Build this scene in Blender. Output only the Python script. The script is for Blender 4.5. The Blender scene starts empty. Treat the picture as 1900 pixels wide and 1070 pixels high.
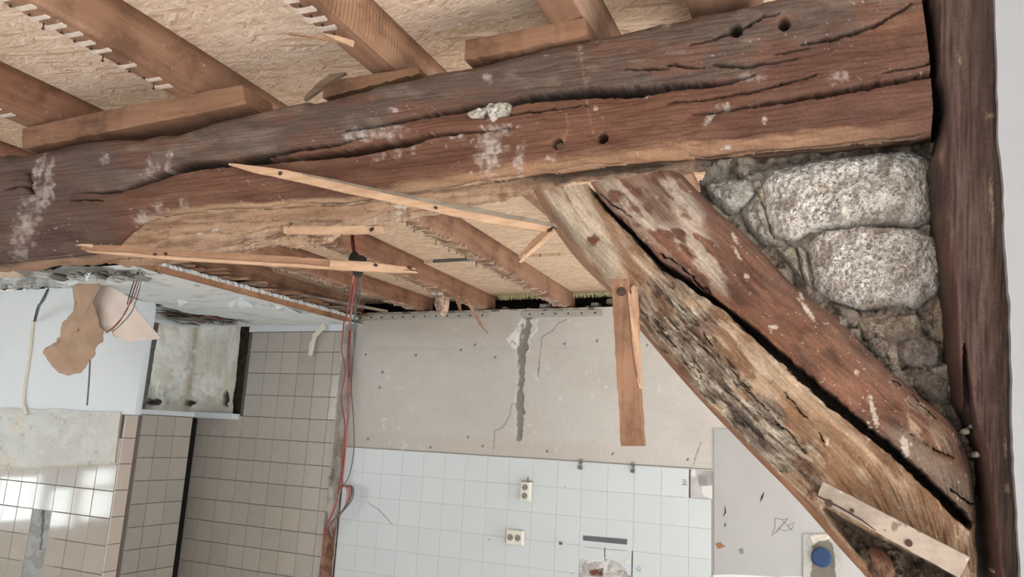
import bpy, math, random
import numpy as np
from mathutils import Vector, Matrix

# ------------------------------------------------------------------ camera, world, lights, exposure
S = bpy.context.scene
COL = S.collection
CZ = 1.6                                   # eye height over the floor
F = 1400.0
_v1 = np.array([-2200 - 950, 650 - 535, F]); _v2 = np.array([1315 - 950, -6550 - 535, F])
_z = _v2 / np.linalg.norm(_v2); _x = -_v1 / np.linalg.norm(_v1)
_z = _z - _z.dot(_x) * _x; _z /= np.linalg.norm(_z); _y = np.cross(_z, _x)
RM = np.array([_x, _y, _z])                # world = RM @ (right, down, forward)
cam = bpy.data.cameras.new('camera'); cam.sensor_width = 36.0; cam.lens = F / 1900 * 36; cam.clip_start = 0.02
camo = bpy.data.objects.new('camera', cam); COL.objects.link(camo)
_m = Matrix(((RM[0, 0], -RM[0, 1], -RM[0, 2], 0), (RM[1, 0], -RM[1, 1], -RM[1, 2], 0), (RM[2, 0], -RM[2, 1], -RM[2, 2], CZ), (0, 0, 0, 1)))
camo.matrix_world = _m
S.camera = camo

S.view_settings.view_transform = 'Standard'; S.view_settings.look = 'None'
S.view_settings.gamma = 1.0; S.view_settings.use_curve_mapping = False
S.view_settings.exposure = 0.0
w = bpy.data.worlds.new('overcast_sky'); S.world = w; w.use_nodes = True
w.node_tree.nodes['Background'].inputs[0].default_value = (0.80, 0.92, 1.0, 1)
w.node_tree.nodes['Background'].inputs[1].default_value = 1.5

def area(name, loc, target, sx, sy, power, color):
    l = bpy.data.lights.new(name, 'AREA'); l.shape = 'RECTANGLE'; l.size = sx; l.size_y = sy
    l.energy = power; l.color = color
    o = bpy.data.objects.new(name, l); COL.objects.link(o); o.location = loc
    o.rotation_euler = (Vector(target) - Vector(loc)).to_track_quat('-Z', 'Y').to_euler()
    return o
# daylight through the room's windows (rear wall behind the viewer, left wall of the far room)
area('daylight_rear_window', (0.9, -3.40, 1.45), (0.9, 0, 1.45), 2.4, 1.5, 20, (0.97, 0.99, 1.0))
area('daylight_rear_window', (-2.6, -3.40, 1.45), (-2.6, 0, 1.45), 2.0, 1.5, 34, (0.97, 0.99, 1.0))
area('daylight_right_window', (2.95, -0.95, 1.2), (0, -0.95, 1.2), 2.3, 2.0, 50, (0.97, 0.99, 1.0))
area('daylight_right_window', (2.95, 2.7, 1.2), (0, 2.7, 1.2), 2.0, 2.0, 44, (0.94, 0.99, 1.0))
for (y_, z_, a_, b_) in ((2.26, 0.93, 0.36, 0.34), (1.90, 0.83, 0.20, 0.30), (1.56, 0.84, 0.32, 0.24), (1.58, 1.07, 0.32, 0.14), (1.0, 1.93, 0.55, 0.28), (1.70, 1.81, 0.26, 0.17)):
    area('daylight_left_pane', (-6.12, y_, z_), (0, y_, z_), a_, b_, 26 * a_ * b_, (0.88, 0.98, 0.97))   # panes between the leaves outside
area('left_window_lamp', (-6.12, -0.6, 1.45), (0, -0.6, 1.45), 1.5, 1.5, 40, (0.90, 0.96, 1.0))
area('left_window_lamp', (-6.12, 3.74, 1.75), (0, 3.74, 1.75), 0.6, 1.0, 13, (0.90, 0.97, 1.0))  # lamp added behind the pier to brighten the recess
sl = bpy.data.lights.new('sun', 'SUN'); sl.energy = 60; sl.angle = math.radians(0.6); sl.color = (0.99, 0.98, 0.97)
so = bpy.data.objects.new('sun', sl); COL.objects.link(so); so.rotation_euler = Vector((-0.8, 0.32, -0.75)).to_track_quat('-Z', 'Y').to_euler()

# ------------------------------------------------------------------ helpers
rng = random.Random(7)
def ray(px, py):
    px, py = np.broadcast_arrays(np.asarray(px, float), np.asarray(py, float))
    c = np.stack([(px - 950) / F, (py - 535) / F, np.ones_like(px + py)], -1)
    return c @ RM.T
def atY(px, py, y):
    r = ray(px, py); p = r * (np.asarray(y) / r[..., 1])[..., None]; p[..., 2] += CZ; return p
def atZ(px, py, z):
    r = ray(px, py); p = r * (np.asarray(z) / r[..., 2])[..., None]; p[..., 2] += CZ; return p
def atX(px, py, x):
    r = ray(px, py); p = r * (np.asarray(x) / r[..., 0])[..., None]; p[..., 2] += CZ; return p

DESAT = 0.22                               # old dusty surfaces: nothing here is strongly coloured
def lin(c):
    c = np.asarray(c, float) / 255.0
    g = c @ np.array([.3, .59, .11]); c = c + (g[..., None] - c) * DESAT if c.ndim > 1 else c + (g - c) * DESAT
    return np.where(c <= 0.04045, c / 12.92, ((c + 0.055) / 1.055) ** 2.4)
def L4(c): return (*[float(v) for v in lin(c)], 1.0)

def _h(ix, iy, seed):
    n = (ix.astype(np.int64) * 374761393 + iy.astype(np.int64) * 668265263 + seed * 1442695041) & 0xffffffff
    n = ((n ^ (n >> 13)) * 1274126177) & 0xffffffff
    n = ((n ^ (n >> 16)) * 2246822519) & 0xffffffff
    return ((n ^ (n >> 15)) & 0xffff) / 65535.0
def vn(x, y, seed=0):
    x = np.asarray(x, float); y = np.asarray(y, float)
    ix = np.floor(x); iy = np.floor(y); fx = x - ix; fy = y - iy
    fx = fx * fx * (3 - 2 * fx); fy = fy * fy * (3 - 2 * fy)
    a = _h(ix, iy, seed); b = _h(ix + 1, iy, seed); c = _h(ix, iy + 1, seed); d = _h(ix + 1, iy + 1, seed)
    return (a * (1 - fx) + b * fx) * (1 - fy) + (c * (1 - fx) + d * fx) * fy
def fbm(x, y, seed=0, o=4):
    s = 0; a = 0.5; t = 0
    for k in range(o):
        s = s + a * vn(x * 2 ** k, y * 2 ** k, seed + k * 17); t += a; a *= 0.5
    return s / t
def sstep(a, b, x):
    t = np.clip((x - a) / (b - a), 0, 1); return t * t * (3 - 2 * t)
def pldist(px, py, pts, ws=None):
    """distance from points to a polyline, with the interpolated width at the nearest place"""
    best = np.full(px.shape, 1e9); bw = np.zeros(px.shape)
    ws = ws if ws is not None else [1.0] * len(pts)
    for (a, b, wa, wb) in zip(pts[:-1], pts[1:], ws[:-1], ws[1:]):
        dx, dy = b[0] - a[0], b[1] - a[1]; l2 = dx * dx + dy * dy + 1e-9
        t = np.clip(((px - a[0]) * dx + (py - a[1]) * dy) / l2, 0, 1)
        d = np.hypot(px - a[0] - t * dx, py - a[1] - t * dy)
        m = d < best; best = np.where(m, d, best); bw = np.where(m, wa + t * (wb - wa), bw)
    return best, bw
def inpoly(px, py, poly):
    r = np.zeros(px.shape, bool); n = len(poly)
    for i in range(n):
        x0, y0 = poly[i]; x1, y1 = poly[(i + 1) % n]
        if y0 == y1: continue
        c = ((y0 > py) != (y1 > py)) & (px < (x1 - x0) * (py - y0) / (y1 - y0) + x0)
        r ^= c
    return r
def polymask(px, py, poly, soft=3.0):
    d, _ = pldist(px, py, list(poly) + [poly[0]])
    return sstep(-soft, soft, np.where(inpoly(px, py, poly), d, -d))
def blob(px, py, cx, cy, rx, ry, ang=0, rag=0.35, seed=1, scale=None):
    c, s = math.cos(ang), math.sin(ang); u = (px - cx) * c + (py - cy) * s; v = -(px - cx) * s + (py - cy) * c
    k = scale or 0.6 * min(rx, ry)
    n = (fbm(px / k, py / k, seed, 4) - 0.5) * 2
    return 1 - sstep(0.55, 1.0, np.hypot(u / rx, v / ry) + n * rag * 1.6)
def mix(col, m, c):
    c = lin(c) if not isinstance(c, np.ndarray) else c
    return col * (1 - m[..., None]) + c * m[..., None]

def link(o, parent=None):
    COL.objects.link(o)
    if parent is not None:
        o.parent = parent
    return o
def tag(o, label=None, cat=None, group=None, kind=None):
    if label: o['label'] = label
    if cat: o['category'] = cat
    if group: o['group'] = group
    if kind: o['kind'] = kind
    return o
def wloc(parent):
    p = Vector((0, 0, 0))
    while parent is not None:
        p += parent.location; parent = parent.parent
    return p
def mesh_np(name, V, Fq, mat, parent=None, smooth=False, col=None, recentre=True):
    """V (n,3) world coordinates; Fq list of faces or (m,4) array"""
    V = np.asarray(V, float)
    if recentre and parent is None:
        org = np.array([(V[:, 0].min() + V[:, 0].max()) / 2, (V[:, 1].min() + V[:, 1].max()) / 2, V[:, 2].min()])
    elif recentre:
        org = V.mean(0)
    else:
        org = np.array(wloc(parent)) if parent is not None else np.zeros(3)
    me = bpy.data.meshes.new(name)
    if isinstance(Fq, np.ndarray):
        m, k = Fq.shape
        me.vertices.add(len(V)); me.vertices.foreach_set('co', (V - org).astype(np.float32).ravel())
        me.loops.add(m * k); me.loops.foreach_set('vertex_index', Fq.astype(np.int32).ravel())
        me.polygons.add(m); me.polygons.foreach_set('loop_start', np.arange(0, m * k, k, dtype=np.int32))
        me.polygons.foreach_set('loop_total', np.full(m, k, dtype=np.int32))
        me.update(calc_edges=True)
    else:
        me.from_pydata([tuple(v) for v in (V - org)], [], [list(f) for f in Fq]); me.update()
    if smooth: me.polygons.foreach_set('use_smooth', np.ones(len(me.polygons), bool))
    if col is not None:
        a = me.color_attributes.new('Col', 'FLOAT_COLOR', 'POINT')
        c4 = np.ones((len(V), 4), np.float32); c4[:, :3] = np.clip(col, 0, 1); a.data.foreach_set('color', c4.ravel())
    if mat: me.materials.append(mat)
    o = bpy.data.objects.new(name, me); link(o, parent)
    o.location = Vector(org) - (wloc(parent) if parent is not None else Vector((0, 0, 0)))
    return o
def empty(name, loc, label, cat, group=None):
    o = bpy.data.objects.new(name, None); o.location = loc; o.empty_display_size = 0.05; COL.objects.link(o)
    return tag(o, label, cat, group)
def gridq(nr, nc, wrap=False, off=0):
    r = np.arange(nr if wrap else nr - 1); c = np.arange(nc - 1)
    R, C = np.meshgrid(r, c, indexing='ij'); R2 = (R + 1) % nr
    return np.stack([R * nc + C, R2 * nc + C, R2 * nc + C + 1, R * nc + C + 1], -1).reshape(-1, 4) + off
class MB:
    """collects simple solids into one mesh"""
    def __init__(s): s.v = []; s.f = []
    def hexa(s, a, b):                      # a, b: two matching 4-loops
        n = len(s.v); s.v += [tuple(p) for p in a] + [tuple(p) for p in b]
        s.f += [(n + 3, n + 2, n + 1, n), (n + 4, n + 5, n + 6, n + 7)]
        for i in range(4):
            j = (i + 1) % 4; s.f.append((n + i, n + j, n + 4 + j, n + 4 + i))
    def box(s, x0, x1, y0, y1, z0, z1):
        s.hexa([(x0, y0, z0), (x1, y0, z0), (x1, y1, z0), (x0, y1, z0)], [(x0, y0, z1), (x1, y0, z1), (x1, y1, z1), (x0, y1, z1)])
    def tube(s, pts, r, n=6):
        pts = [Vector(p) for p in pts]; rings = []
        rr = r if isinstance(r, (list, tuple)) else [r] * len(pts)
        up = Vector((0.13, 0.9, 0.37))
        for i, p in enumerate(pts):
            d = (pts[min(i + 1, len(pts) - 1)] - pts[max(i - 1, 0)]).normalized()
            u = d.cross(up); u = u.normalized() if u.length > 1e-4 else d.orthogonal().normalized()
            v = d.cross(u); rings.append([p + (u * math.cos(2 * math.pi * k / n) + v * math.sin(2 * math.pi * k / n)) * rr[i] for k in range(n)])
        b = len(s.v)
        for R in rings: s.v += [tuple(q) for q in R]
        for i in range(len(pts) - 1):
            for k in range(n):
                s.f.append((b + i * n + k, b + i * n + (k + 1) % n, b + (i + 1) * n + (k + 1) % n, b + (i + 1) * n + k))
        s.f.append(tuple(b + k for k in range(n))[::-1]); e = b + (len(pts) - 1) * n
        s.f.append(tuple(e + k for k in range(n)))
    def build(s, name, mat, parent=None, smooth=False): return mesh_np(name, s.v, s.f, mat, parent, smooth)
def cham_box(name, x0, x1, y0, y1, z0, z1, ch, mat, parent=None):
    """box whose front (low-y) edges are chamfered"""
    v = [(x0, y1, z0), (x1, y1, z0), (x1, y1, z1), (x0, y1, z1), (x0, y0 + ch, z0), (x1, y0 + ch, z0), (x1, y0 + ch, z1), (x0, y0 + ch, z1),
         (x0 + ch, y0, z0 + ch), (x1 - ch, y0, z0 + ch), (x1 - ch, y0, z1 - ch), (x0 + ch, y0, z1 - ch)]
    f = [(3, 2, 1, 0), (8, 9, 10, 11)]
    for a, b in ((0, 4), (4, 8)):
        for i in range(4):
            j = (i + 1) % 4; f.append((a + i, a + j, b + j, b + i))
    return mesh_np(name, v, f, mat, parent)
def catmull(pts, n):
    P = np.array(pts, float); d = np.r_[0, np.cumsum(np.linalg.norm(np.diff(P, axis=0), axis=1))]
    t = np.linspace(0, d[-1], n)
    m = np.gradient(P, d, axis=0); i = np.clip(np.searchsorted(d, t, 'right') - 1, 0, len(P) - 2)
    h = (d[i + 1] - d[i])[:, None]; u = ((t - d[i]) / h[:, 0])[:, None]
    return (2 * u**3 - 3 * u**2 + 1) * P[i] + (u**3 - 2 * u**2 + u) * h * m[i] + (-2 * u**3 + 3 * u**2) * P[i + 1] + (u**3 - u**2) * h * m[i + 1]

# ------------------------------------------------------------------ materials
def nmat(name):
    m = bpy.data.materials.new(name); m.use_nodes = True; nt = m.node_tree
    return m, nt, nt.nodes['Principled BSDF']
def N(nt, t, **k):
    n = nt.nodes.new(t)
    for a, v in k.items():
        if a.startswith('i_'):
            key = a[2:]; key = int(key) if key.isdigit() else key
            n.inputs[key].default_value = v
        else: setattr(n, a, v)
    return n
def ramp(nt, stops):
    r = nt.nodes.new('ShaderNodeValToRGB'); e = r.color_ramp.elements
    while len(e) < len(stops): e.new(0.5)
    for i, (p, c) in enumerate(stops):
        e[i].position = p; e[i].color = c if len(c) == 4 else L4(c)
    return r
def coords(nt, scale, rot=(0, 0, 0), kind='Object'):
    tc = nt.nodes.new('ShaderNodeTexCoord'); mp = nt.nodes.new('ShaderNodeMapping')
    if rot != (0, 0, 0):
        m0 = nt.nodes.new('ShaderNodeMapping'); m0.inputs['Rotation'].default_value = rot
        nt.links.new(tc.outputs[kind], m0.inputs[0]); nt.links.new(m0.outputs[0], mp.inputs[0])
    else: nt.links.new(tc.outputs[kind], mp.inputs[0])
    mp.inputs['Scale'].default_value = scale
    return mp.outputs[0]
def bump(nt, bs, h, strength=0.3, dist=0.002):
    b = N(nt, 'ShaderNodeBump'); b.inputs['Strength'].default_value = strength; b.inputs['Distance'].default_value = dist
    nt.links.new(h, b.inputs['Height']); nt.links.new(b.outputs[0], bs.inputs['Normal']); return b
def mulcol(nt, a, b, fac=1.0, mode='MULTIPLY'):
    m = N(nt, 'ShaderNodeMix', data_type='RGBA', blend_type=mode); m.inputs[0].default_value = fac
    nt.links.new(a, m.inputs[6]); nt.links.new(b, m.inputs[7]); return m.outputs[2]

def painted(name, rough=0.8, grain=(4, 60, 60), rot=(0, 0, 0), g_lo=0.72, g_hi=1.2, bs_=0.35, bd=0.0015, fine=220, spec=0.3, f_lo=.86, f_hi=1.1):
    """material whose own colour comes from the mesh's Col attribute, broken up by procedural grain"""
    m, nt, bs = nmat(name)
    at = N(nt, 'ShaderNodeVertexColor', layer_name='Col')
    n1 = N(nt, 'ShaderNodeTexNoise', i_Scale=1.0, i_Detail=6.0, i_Roughness=0.65); nt.links.new(coords(nt, grain, rot), n1.inputs['Vector'])
    n2 = N(nt, 'ShaderNodeTexNoise', i_Scale=float(fine), i_Detail=3.0)
    tc = N(nt, 'ShaderNodeTexCoord'); nt.links.new(tc.outputs['Object'], n2.inputs['Vector'])
    r1 = ramp(nt, [(0.3, (g_lo,) * 3 + (1,)), (0.7, (g_hi,) * 3 + (1,))]); nt.links.new(n1.outputs[0], r1.inputs[0])
    r2 = ramp(nt, [(0.35, (f_lo,) * 3 + (1,)), (0.65, (f_hi,) * 3 + (1,))]); nt.links.new(n2.outputs[0], r2.inputs[0])
    c = mulcol(nt, mulcol(nt, at.outputs[0], r1.outputs[0]), r2.outputs[0]); nt.links.new(c, bs.inputs['Base Color'])
    ad = N(nt, 'ShaderNodeMath', operation='ADD'); nt.links.new(n1.outputs[0], ad.inputs[0]); nt.links.new(n2.outputs[0], ad.inputs[1])
    bump(nt, bs, ad.outputs[0], bs_, bd)
    bs.inputs['Roughness'].default_value = rough; bs.inputs['Specular IOR Level'].default_value = spec
    return m
def wood(name, stops, grain=(60, 3, 60), rot=(0, 0, 0), rough=0.75, bstr=0.3, saw=0.0, dirt=1.0, spots=None):
    m, nt, bs = nmat(name)
    n1 = N(nt, 'ShaderNodeTexNoise', i_Scale=1.0, i_Detail=5.0, i_Roughness=0.6, i_Distortion=0.4); nt.links.new(coords(nt, grain, rot), n1.inputs['Vector'])
    n0 = N(nt, 'ShaderNodeTexNoise', i_Scale=3.5, i_Detail=3.0); tc = N(nt, 'ShaderNodeTexCoord'); nt.links.new(tc.outputs['Object'], n0.inputs['Vector'])
    mx = N(nt, 'ShaderNodeMath', operation='MULTIPLY_ADD'); mx.inputs[1].default_value = 0.55
    nt.links.new(n1.outputs[0], mx.inputs[0])
    m2 = N(nt, 'ShaderNodeMath', operation='MULTIPLY'); m2.inputs[1].default_value = 0.45; nt.links.new(n0.outputs[0], m2.inputs[0]); nt.links.new(m2.outputs[0], mx.inputs[2])
    r = ramp(nt, stops); nt.links.new(mx.outputs[0], r.inputs[0]); c = r.outputs[0]
    h = n1.outputs[0]
    if saw:
        wv = N(nt, 'ShaderNodeTexWave', wave_type='BANDS', bands_direction='Y', i_Scale=saw, i_Distortion=1.2, i_Detail=2.0)
        nt.links.new(tc.outputs['Object'], wv.inputs['Vector'])
        nm = N(nt, 'ShaderNodeTexNoise', i_Scale=14.0, i_Detail=3.0); nt.links.new(tc.outputs['Object'], nm.inputs['Vector'])
        rs = ramp(nt, [(0.0, (0.45, 0.4, 0.38, 1)), (0.18, (1, 1, 1, 1))]); nt.links.new(wv.outputs['Fac'], rs.inputs[0])
        rm = ramp(nt, [(0.42, (0, 0, 0, 1)), (0.6, (1, 1, 1, 1))]); nt.links.new(nm.outputs[0], rm.inputs[0])
        mm = N(nt, 'ShaderNodeMix', data_type='RGBA', blend_type='MULTIPLY'); nt.links.new(rm.outputs[0], mm.inputs[0]); nt.links.new(c, mm.inputs[6]); nt.links.new(rs.outputs[0], mm.inputs[7]); c = mm.outputs[2]
    nd = N(nt, 'ShaderNodeTexNoise', i_Scale=9.0, i_Detail=6.0, i_Roughness=0.7); nt.links.new(tc.outputs['Object'], nd.inputs['Vector'])
    rd = ramp(nt, [(0.36, (0.62, 0.60, 0.60, 1)), (0.52, (1, 1, 1, 1)), (0.7, (1.06, 1.07, 1.08, 1))]); nt.links.new(nd.outputs[0], rd.inputs[0]); c = mulcol(nt, c, rd.outputs[0], dirt)
    if dirt > 0.5:
        nw = N(nt, 'ShaderNodeTexNoise', i_Scale=75.0, i_Detail=2.0); nt.links.new(tc.outputs['Object'], nw.inputs['Vector'])
        rw = ramp(nt, [(0.72, (0, 0, 0, 1)), (0.75, (0.6, 0.6, 0.6, 1))]); nt.links.new(nw.outputs[0], rw.inputs[0])
        mw = N(nt, 'ShaderNodeMix', data_type='RGBA'); nt.links.new(rw.outputs[0], mw.inputs[0]); nt.links.new(c, mw.inputs[6]); mw.inputs[7].default_value = L4((214, 202, 190)); c = mw.outputs[2]
    if spots:
        n3 = N(nt, 'ShaderNodeTexNoise', i_Scale=38.0, i_Detail=2.0); nt.links.new(tc.outputs['Object'], n3.inputs['Vector'])
        r3 = ramp(nt, [(0.62, (0, 0, 0, 1)), (0.66, (0.8, 0.8, 0.8, 1))]); nt.links.new(n3.outputs[0], r3.inputs[0])
        mm = N(nt, 'ShaderNodeMix', data_type='RGBA'); nt.links.new(r3.outputs[0], mm.inputs[0]); nt.links.new(c, mm.inputs[6]); mm.inputs[7].default_value = L4(spots); c = mm.outputs[2]
    nt.links.new(c, bs.inputs['Base Color']); bump(nt, bs, h, bstr, 0.0015)
    bs.inputs['Roughness'].default_value = rough; bs.inputs['Specular IOR Level'].default_value = 0.3
    return m
def plain(name, c, rough=0.7, var=0.08, scale=30.0, metal=0.0, bstr=0.15, spec=0.4, rnd=0.0):
    m, nt, bs = nmat(name)
    n1 = N(nt, 'ShaderNodeTexNoise', i_Scale=scale, i_Detail=4.0); tc = N(nt, 'ShaderNodeTexCoord'); nt.links.new(tc.outputs['Object'], n1.inputs['Vector'])
    c = lin(c); r = ramp(nt, [(0.3, (*(c * (1 - var)), 1)), (0.7, (*np.clip(c * (1 + var), 0, 1), 1))]); nt.links.new(n1.outputs[0], r.inputs[0]); cc = r.outputs[0]
    if rnd:
        oi = N(nt, 'ShaderNodeObjectInfo'); rr = ramp(nt, [(0, (1 - rnd,) * 3 + (1,)), (1, (1 + rnd,) * 3 + (1,))]); nt.links.new(oi.outputs['Random'], rr.inputs[0])
        cc = mulcol(nt, cc, rr.outputs[0])
    nt.links.new(cc, bs.inputs['Base Color']); bs.inputs['Roughness'].default_value = rough; bs.inputs['Metallic'].default_value = metal
    bs.inputs['Specular IOR Level'].default_value = spec
    if bstr: bump(nt, bs, n1.outputs[0], bstr, 0.001)
    return m
def osb(name, tint=1.0, far=False):
    m, nt, bs = nmat(name); tc = N(nt, 'ShaderNodeTexCoord')
    cur = None; H = None
    pal = [[(0.0, (208, 172, 146)), (0.25, (228, 202, 178)), (0.7, (236, 214, 192)), (1.0, (250, 236, 220))],
           [(0.0, (200, 158, 128)), (0.15, (230, 204, 180)), (0.75, (238, 218, 198)), (1.0, (250, 238, 222))]]
    for k, (a, sx, sy) in enumerate(((0.35, 20, 140), (-0.6, 24, 150), (1.2, 30, 150), (0.05, 18, 180), (-1.0, 34, 190), (0.6, 26, 210), (-0.2, 14, 120))):
        nz = N(nt, 'ShaderNodeTexNoise', i_Scale=9.0 + k, i_Detail=4.0); nt.links.new(tc.outputs['Object'], nz.inputs['Vector'])
        v = coords(nt, (sx, sy, 1), (0, 0, a))
        ad = N(nt, 'ShaderNodeVectorMath', operation='MULTIPLY_ADD'); ad.inputs[1].default_value = (1.1, 1.1, 0)
        nt.links.new(nz.outputs['Color'], ad.inputs[0]); nt.links.new(v, ad.inputs[2])
        vo = N(nt, 'ShaderNodeTexVoronoi', voronoi_dimensions='2D', i_Scale=1.0); nt.links.new(ad.outputs[0], vo.inputs['Vector'])
        sp = N(nt, 'ShaderNodeSeparateColor'); nt.links.new(vo.outputs['Color'], sp.inputs[0])
        r = ramp(nt, pal[k % 2]); nt.links.new(sp.outputs[0], r.inputs[0])
        if cur is None: cur = r.outputs[0]; H = sp.outputs[1]
        else:
            th = N(nt, 'ShaderNodeMath', operation='GREATER_THAN'); th.inputs[1].default_value = 0.60; nt.links.new(sp.outputs[2], th.inputs[0])
            mm = N(nt, 'ShaderNodeMix', data_type='RGBA'); nt.links.new(th.outputs[0], mm.inputs[0]); nt.links.new(cur, mm.inputs[6]); nt.links.new(r.outputs[0], mm.inputs[7]); cur = mm.outputs[2]
            mh = N(nt, 'ShaderNodeMix', data_type='FLOAT'); nt.links.new(th.outputs[0], mh.inputs[0]); nt.links.new(H, mh.inputs[2]); nt.links.new(sp.outputs[1], mh.inputs[3]); H = mh.outputs[0]
    nf = N(nt, 'ShaderNodeTexNoise', i_Scale=1.0, i_Detail=4.0); nt.links.new(coords(nt, (14, 190, 1), (0, 0, 0.2)), nf.inputs['Vector'])
    rf = ramp(nt, [(0.3, (0.80, 0.76, 0.72, 1)), (0.55, (1.03, 1.03, 1.03, 1))]); nt.links.new(nf.outputs[0], rf.inputs[0])
    cur = mulcol(nt, cur, rf.outputs[0])
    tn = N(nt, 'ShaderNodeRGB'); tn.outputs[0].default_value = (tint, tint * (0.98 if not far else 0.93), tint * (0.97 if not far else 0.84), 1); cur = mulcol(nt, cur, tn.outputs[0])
    nt.links.new(cur, bs.inputs['Base Color']); bs.inputs['Roughness'].default_value = 0.7; bs.inputs['Specular IOR Level'].default_value = 0.25
    bump(nt, bs, H, 0.22, 0.001)
    return m

M = {}
M['beam'] = painted('old_beam_oak', 0.72, (5, 40, 50), g_lo=.80, g_hi=1.14)
M['brace'] = painted('weathered_brace_oak', 0.82, (6, 60, 70), (0, math.radians(-45), 0), 0.6, 1.25, 0.6, 0.002)
M['post'] = painted('dark_post_oak', 0.72, (45, 45, 4), g_lo=0.7, g_hi=1.2)
M['stone'] = painted('rough_stone', 0.92, (90, 90, 90), g_lo=0.75, g_hi=1.15, bs_=0.9, bd=0.004, fine=330)
M['plaster'] = painted('old_plaster', 0.85, (9, 9, 9), g_lo=0.96, g_hi=1.03, bs_=0.06, bd=0.0006, fine=45, f_lo=.97, f_hi=1.02)
M['joist'] = wood('joist_pine', [(0.25, (116, 78, 58)), (0.5, (156, 112, 86)), (0.75, (184, 140, 112))], (45, 2.2, 45))
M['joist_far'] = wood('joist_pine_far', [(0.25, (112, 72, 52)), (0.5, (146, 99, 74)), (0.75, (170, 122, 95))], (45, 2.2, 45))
M['joist_sawn'] = wood('joist_sawn_pine', [(0.25, (148, 100, 72)), (0.5, (184, 136, 103)), (0.75, (208, 164, 130))], (40, 3, 40), saw=26.0)
M['joist_pale'] = wood('joist_pale_pine', [(0.25, (150, 108, 86)), (0.5, (192, 150, 122)), (0.75, (214, 178, 150))], (50, 3, 50), saw=30.0)
M['shim'] = wood('shim_wood', [(0.25, (96, 62, 44)), (0.5, (142, 98, 70)), (0.75, (168, 122, 92))], (5, 50, 50))
M['bark'] = wood('bark_wood', [(0.25, (84, 62, 48)), (0.5, (120, 94, 74)), (0.75, (146, 118, 96))], (8, 40, 40))
M['lath'] = wood('split_lath', [(0.25, (172, 126, 92)), (0.5, (206, 164, 128)), (0.75, (228, 192, 158))], (7, 90, 90), dirt=0.45)
M['lath_dark'] = wood('old_lath', [(0.25, (128, 88, 62)), (0.5, (168, 122, 90)), (0.75, (192, 150, 118))], (8, 90, 90), dirt=0.45)
M['lath_grey'] = wood('grey_lath', [(0.25, (112, 98, 86)), (0.5, (146, 130, 114)), (0.75, (170, 152, 134))], (8, 90, 90))
M['stub'] = wood('stub_pine', [(0.25, (108, 72, 52)), (0.5, (150, 106, 78)), (0.75, (182, 138, 108))], (70, 70, 4))
M['stub_split'] = wood('stub_split_face', [(0.25, (162, 118, 88)), (0.5, (200, 156, 122)), (0.75, (218, 178, 146))], (90, 90, 5))
M['batten_pale'] = wood('pale_batten', [(0.25, (138, 122, 110)), (0.5, (166, 151, 138)), (0.75, (182, 168, 156))], (6, 70, 70), spots=(110, 84, 66))
M['batten_brown'] = wood('brown_batten', [(0.25, (140, 92, 62)), (0.5, (172, 120, 86)), (0.75, (188, 138, 104))], (45, 4, 45))
M['osb_near'] = osb('osb_board', 1.0)
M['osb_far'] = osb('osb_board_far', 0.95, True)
M['tile_white'] = plain('white_glazed_tile', (206, 217, 224), 0.32, 0.012, 3.0, bstr=0.03, rnd=0.012, spec=0.4)
M['tile_brown'] = plain('taupe_tile', (182, 175, 165), 0.42, 0.05, 22.0, bstr=0.04, rnd=0.05, spec=0.4)
M['tile_upper'] = plain('shiny_taupe_tile', (182, 175, 165), 0.14, 0.05, 14.0, bstr=0.10, rnd=0.05, spec=0.6)
M['tile_gloss'] = plain('glossy_taupe_tile', (172, 162, 152), 0.09, 0.05, 9.0, bstr=0.10, rnd=0.05, spec=0.6)
M['tile_beige'] = plain('beige_border_tile', (196, 182, 170), 0.4, 0.04, 20.0, bstr=0.04, rnd=0.04)
M['grout_w'] = plain('white_grout', (186, 194, 198), 0.9, 0.04, 40)
M['grout_d'] = plain('dark_grout', (108, 97, 89), 0.95, 0.12, 40)
M['white_paint'] = plain('white_paint', (212, 221, 228), 0.75, 0.015, 5, bstr=0.05)
M['grey_paint'] = plain('grey_ceiling_paint', (196, 203, 206), 0.8, 0.03, 8, bstr=0.1)
M['white_wall'] = plain('cool_white_plaster', (152, 157, 164), 0.85, 0.015, 5, bstr=0.08)
M['room_wall'] = plain('room_wall_paint', (214, 212, 206), 0.9, 0.03, 4)
M['floor'] = plain('dusty_concrete_floor', (208, 203, 194), 0.9, 0.08, 5)
M['dark'] = plain('dark_masonry', (52, 46, 42), 0.95, 0.3, 18, bstr=0.6)
M['shade_black'] = plain('black_void', (20, 17, 16), 1.0, 0.2, 20)  # near black, stands in for the shade in gaps and holes
M['foam'] = plain('yellow_foam', (206, 206, 150), 0.9, 0.12, 60, bstr=0.5)
M['plkey'] = plain('plaster_residue', (206, 190, 178), 0.9, 0.16, 60, bstr=0.4)
M['plkey_far'] = plain('plaster_residue_far', (196, 170, 148), 0.9, 0.14, 90, bstr=0.4)
M['nail'] = plain('rusty_nail', (70, 44, 34), 0.7, 0.25, 120)
M['chip'] = plain('paint_chip', (224, 230, 233), 0.7, 0.03, 30)
M['card'] = plain('brown_cardboard', (176, 140, 112), 0.8, 0.10, 9, bstr=0.2)
M['paper'] = plain('pinkish_paper', (226, 206, 194), 0.8, 0.03, 9, bstr=0.15)
M['tape'] = plain('masking_tape', (220, 214, 198), 0.7, 0.05, 30)
M['red'] = plain('red_wire', (178, 74, 66), 0.5, 0.05, 30)
M['maroon'] = plain('maroon_wire', (112, 44, 48), 0.5, 0.05, 30)
M['greyw'] = plain('grey_wire', (88, 102, 104), 0.5, 0.05, 30)
M['blackp'] = plain('black_plastic', (34, 32, 32), 0.5, 0.1, 30)
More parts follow.
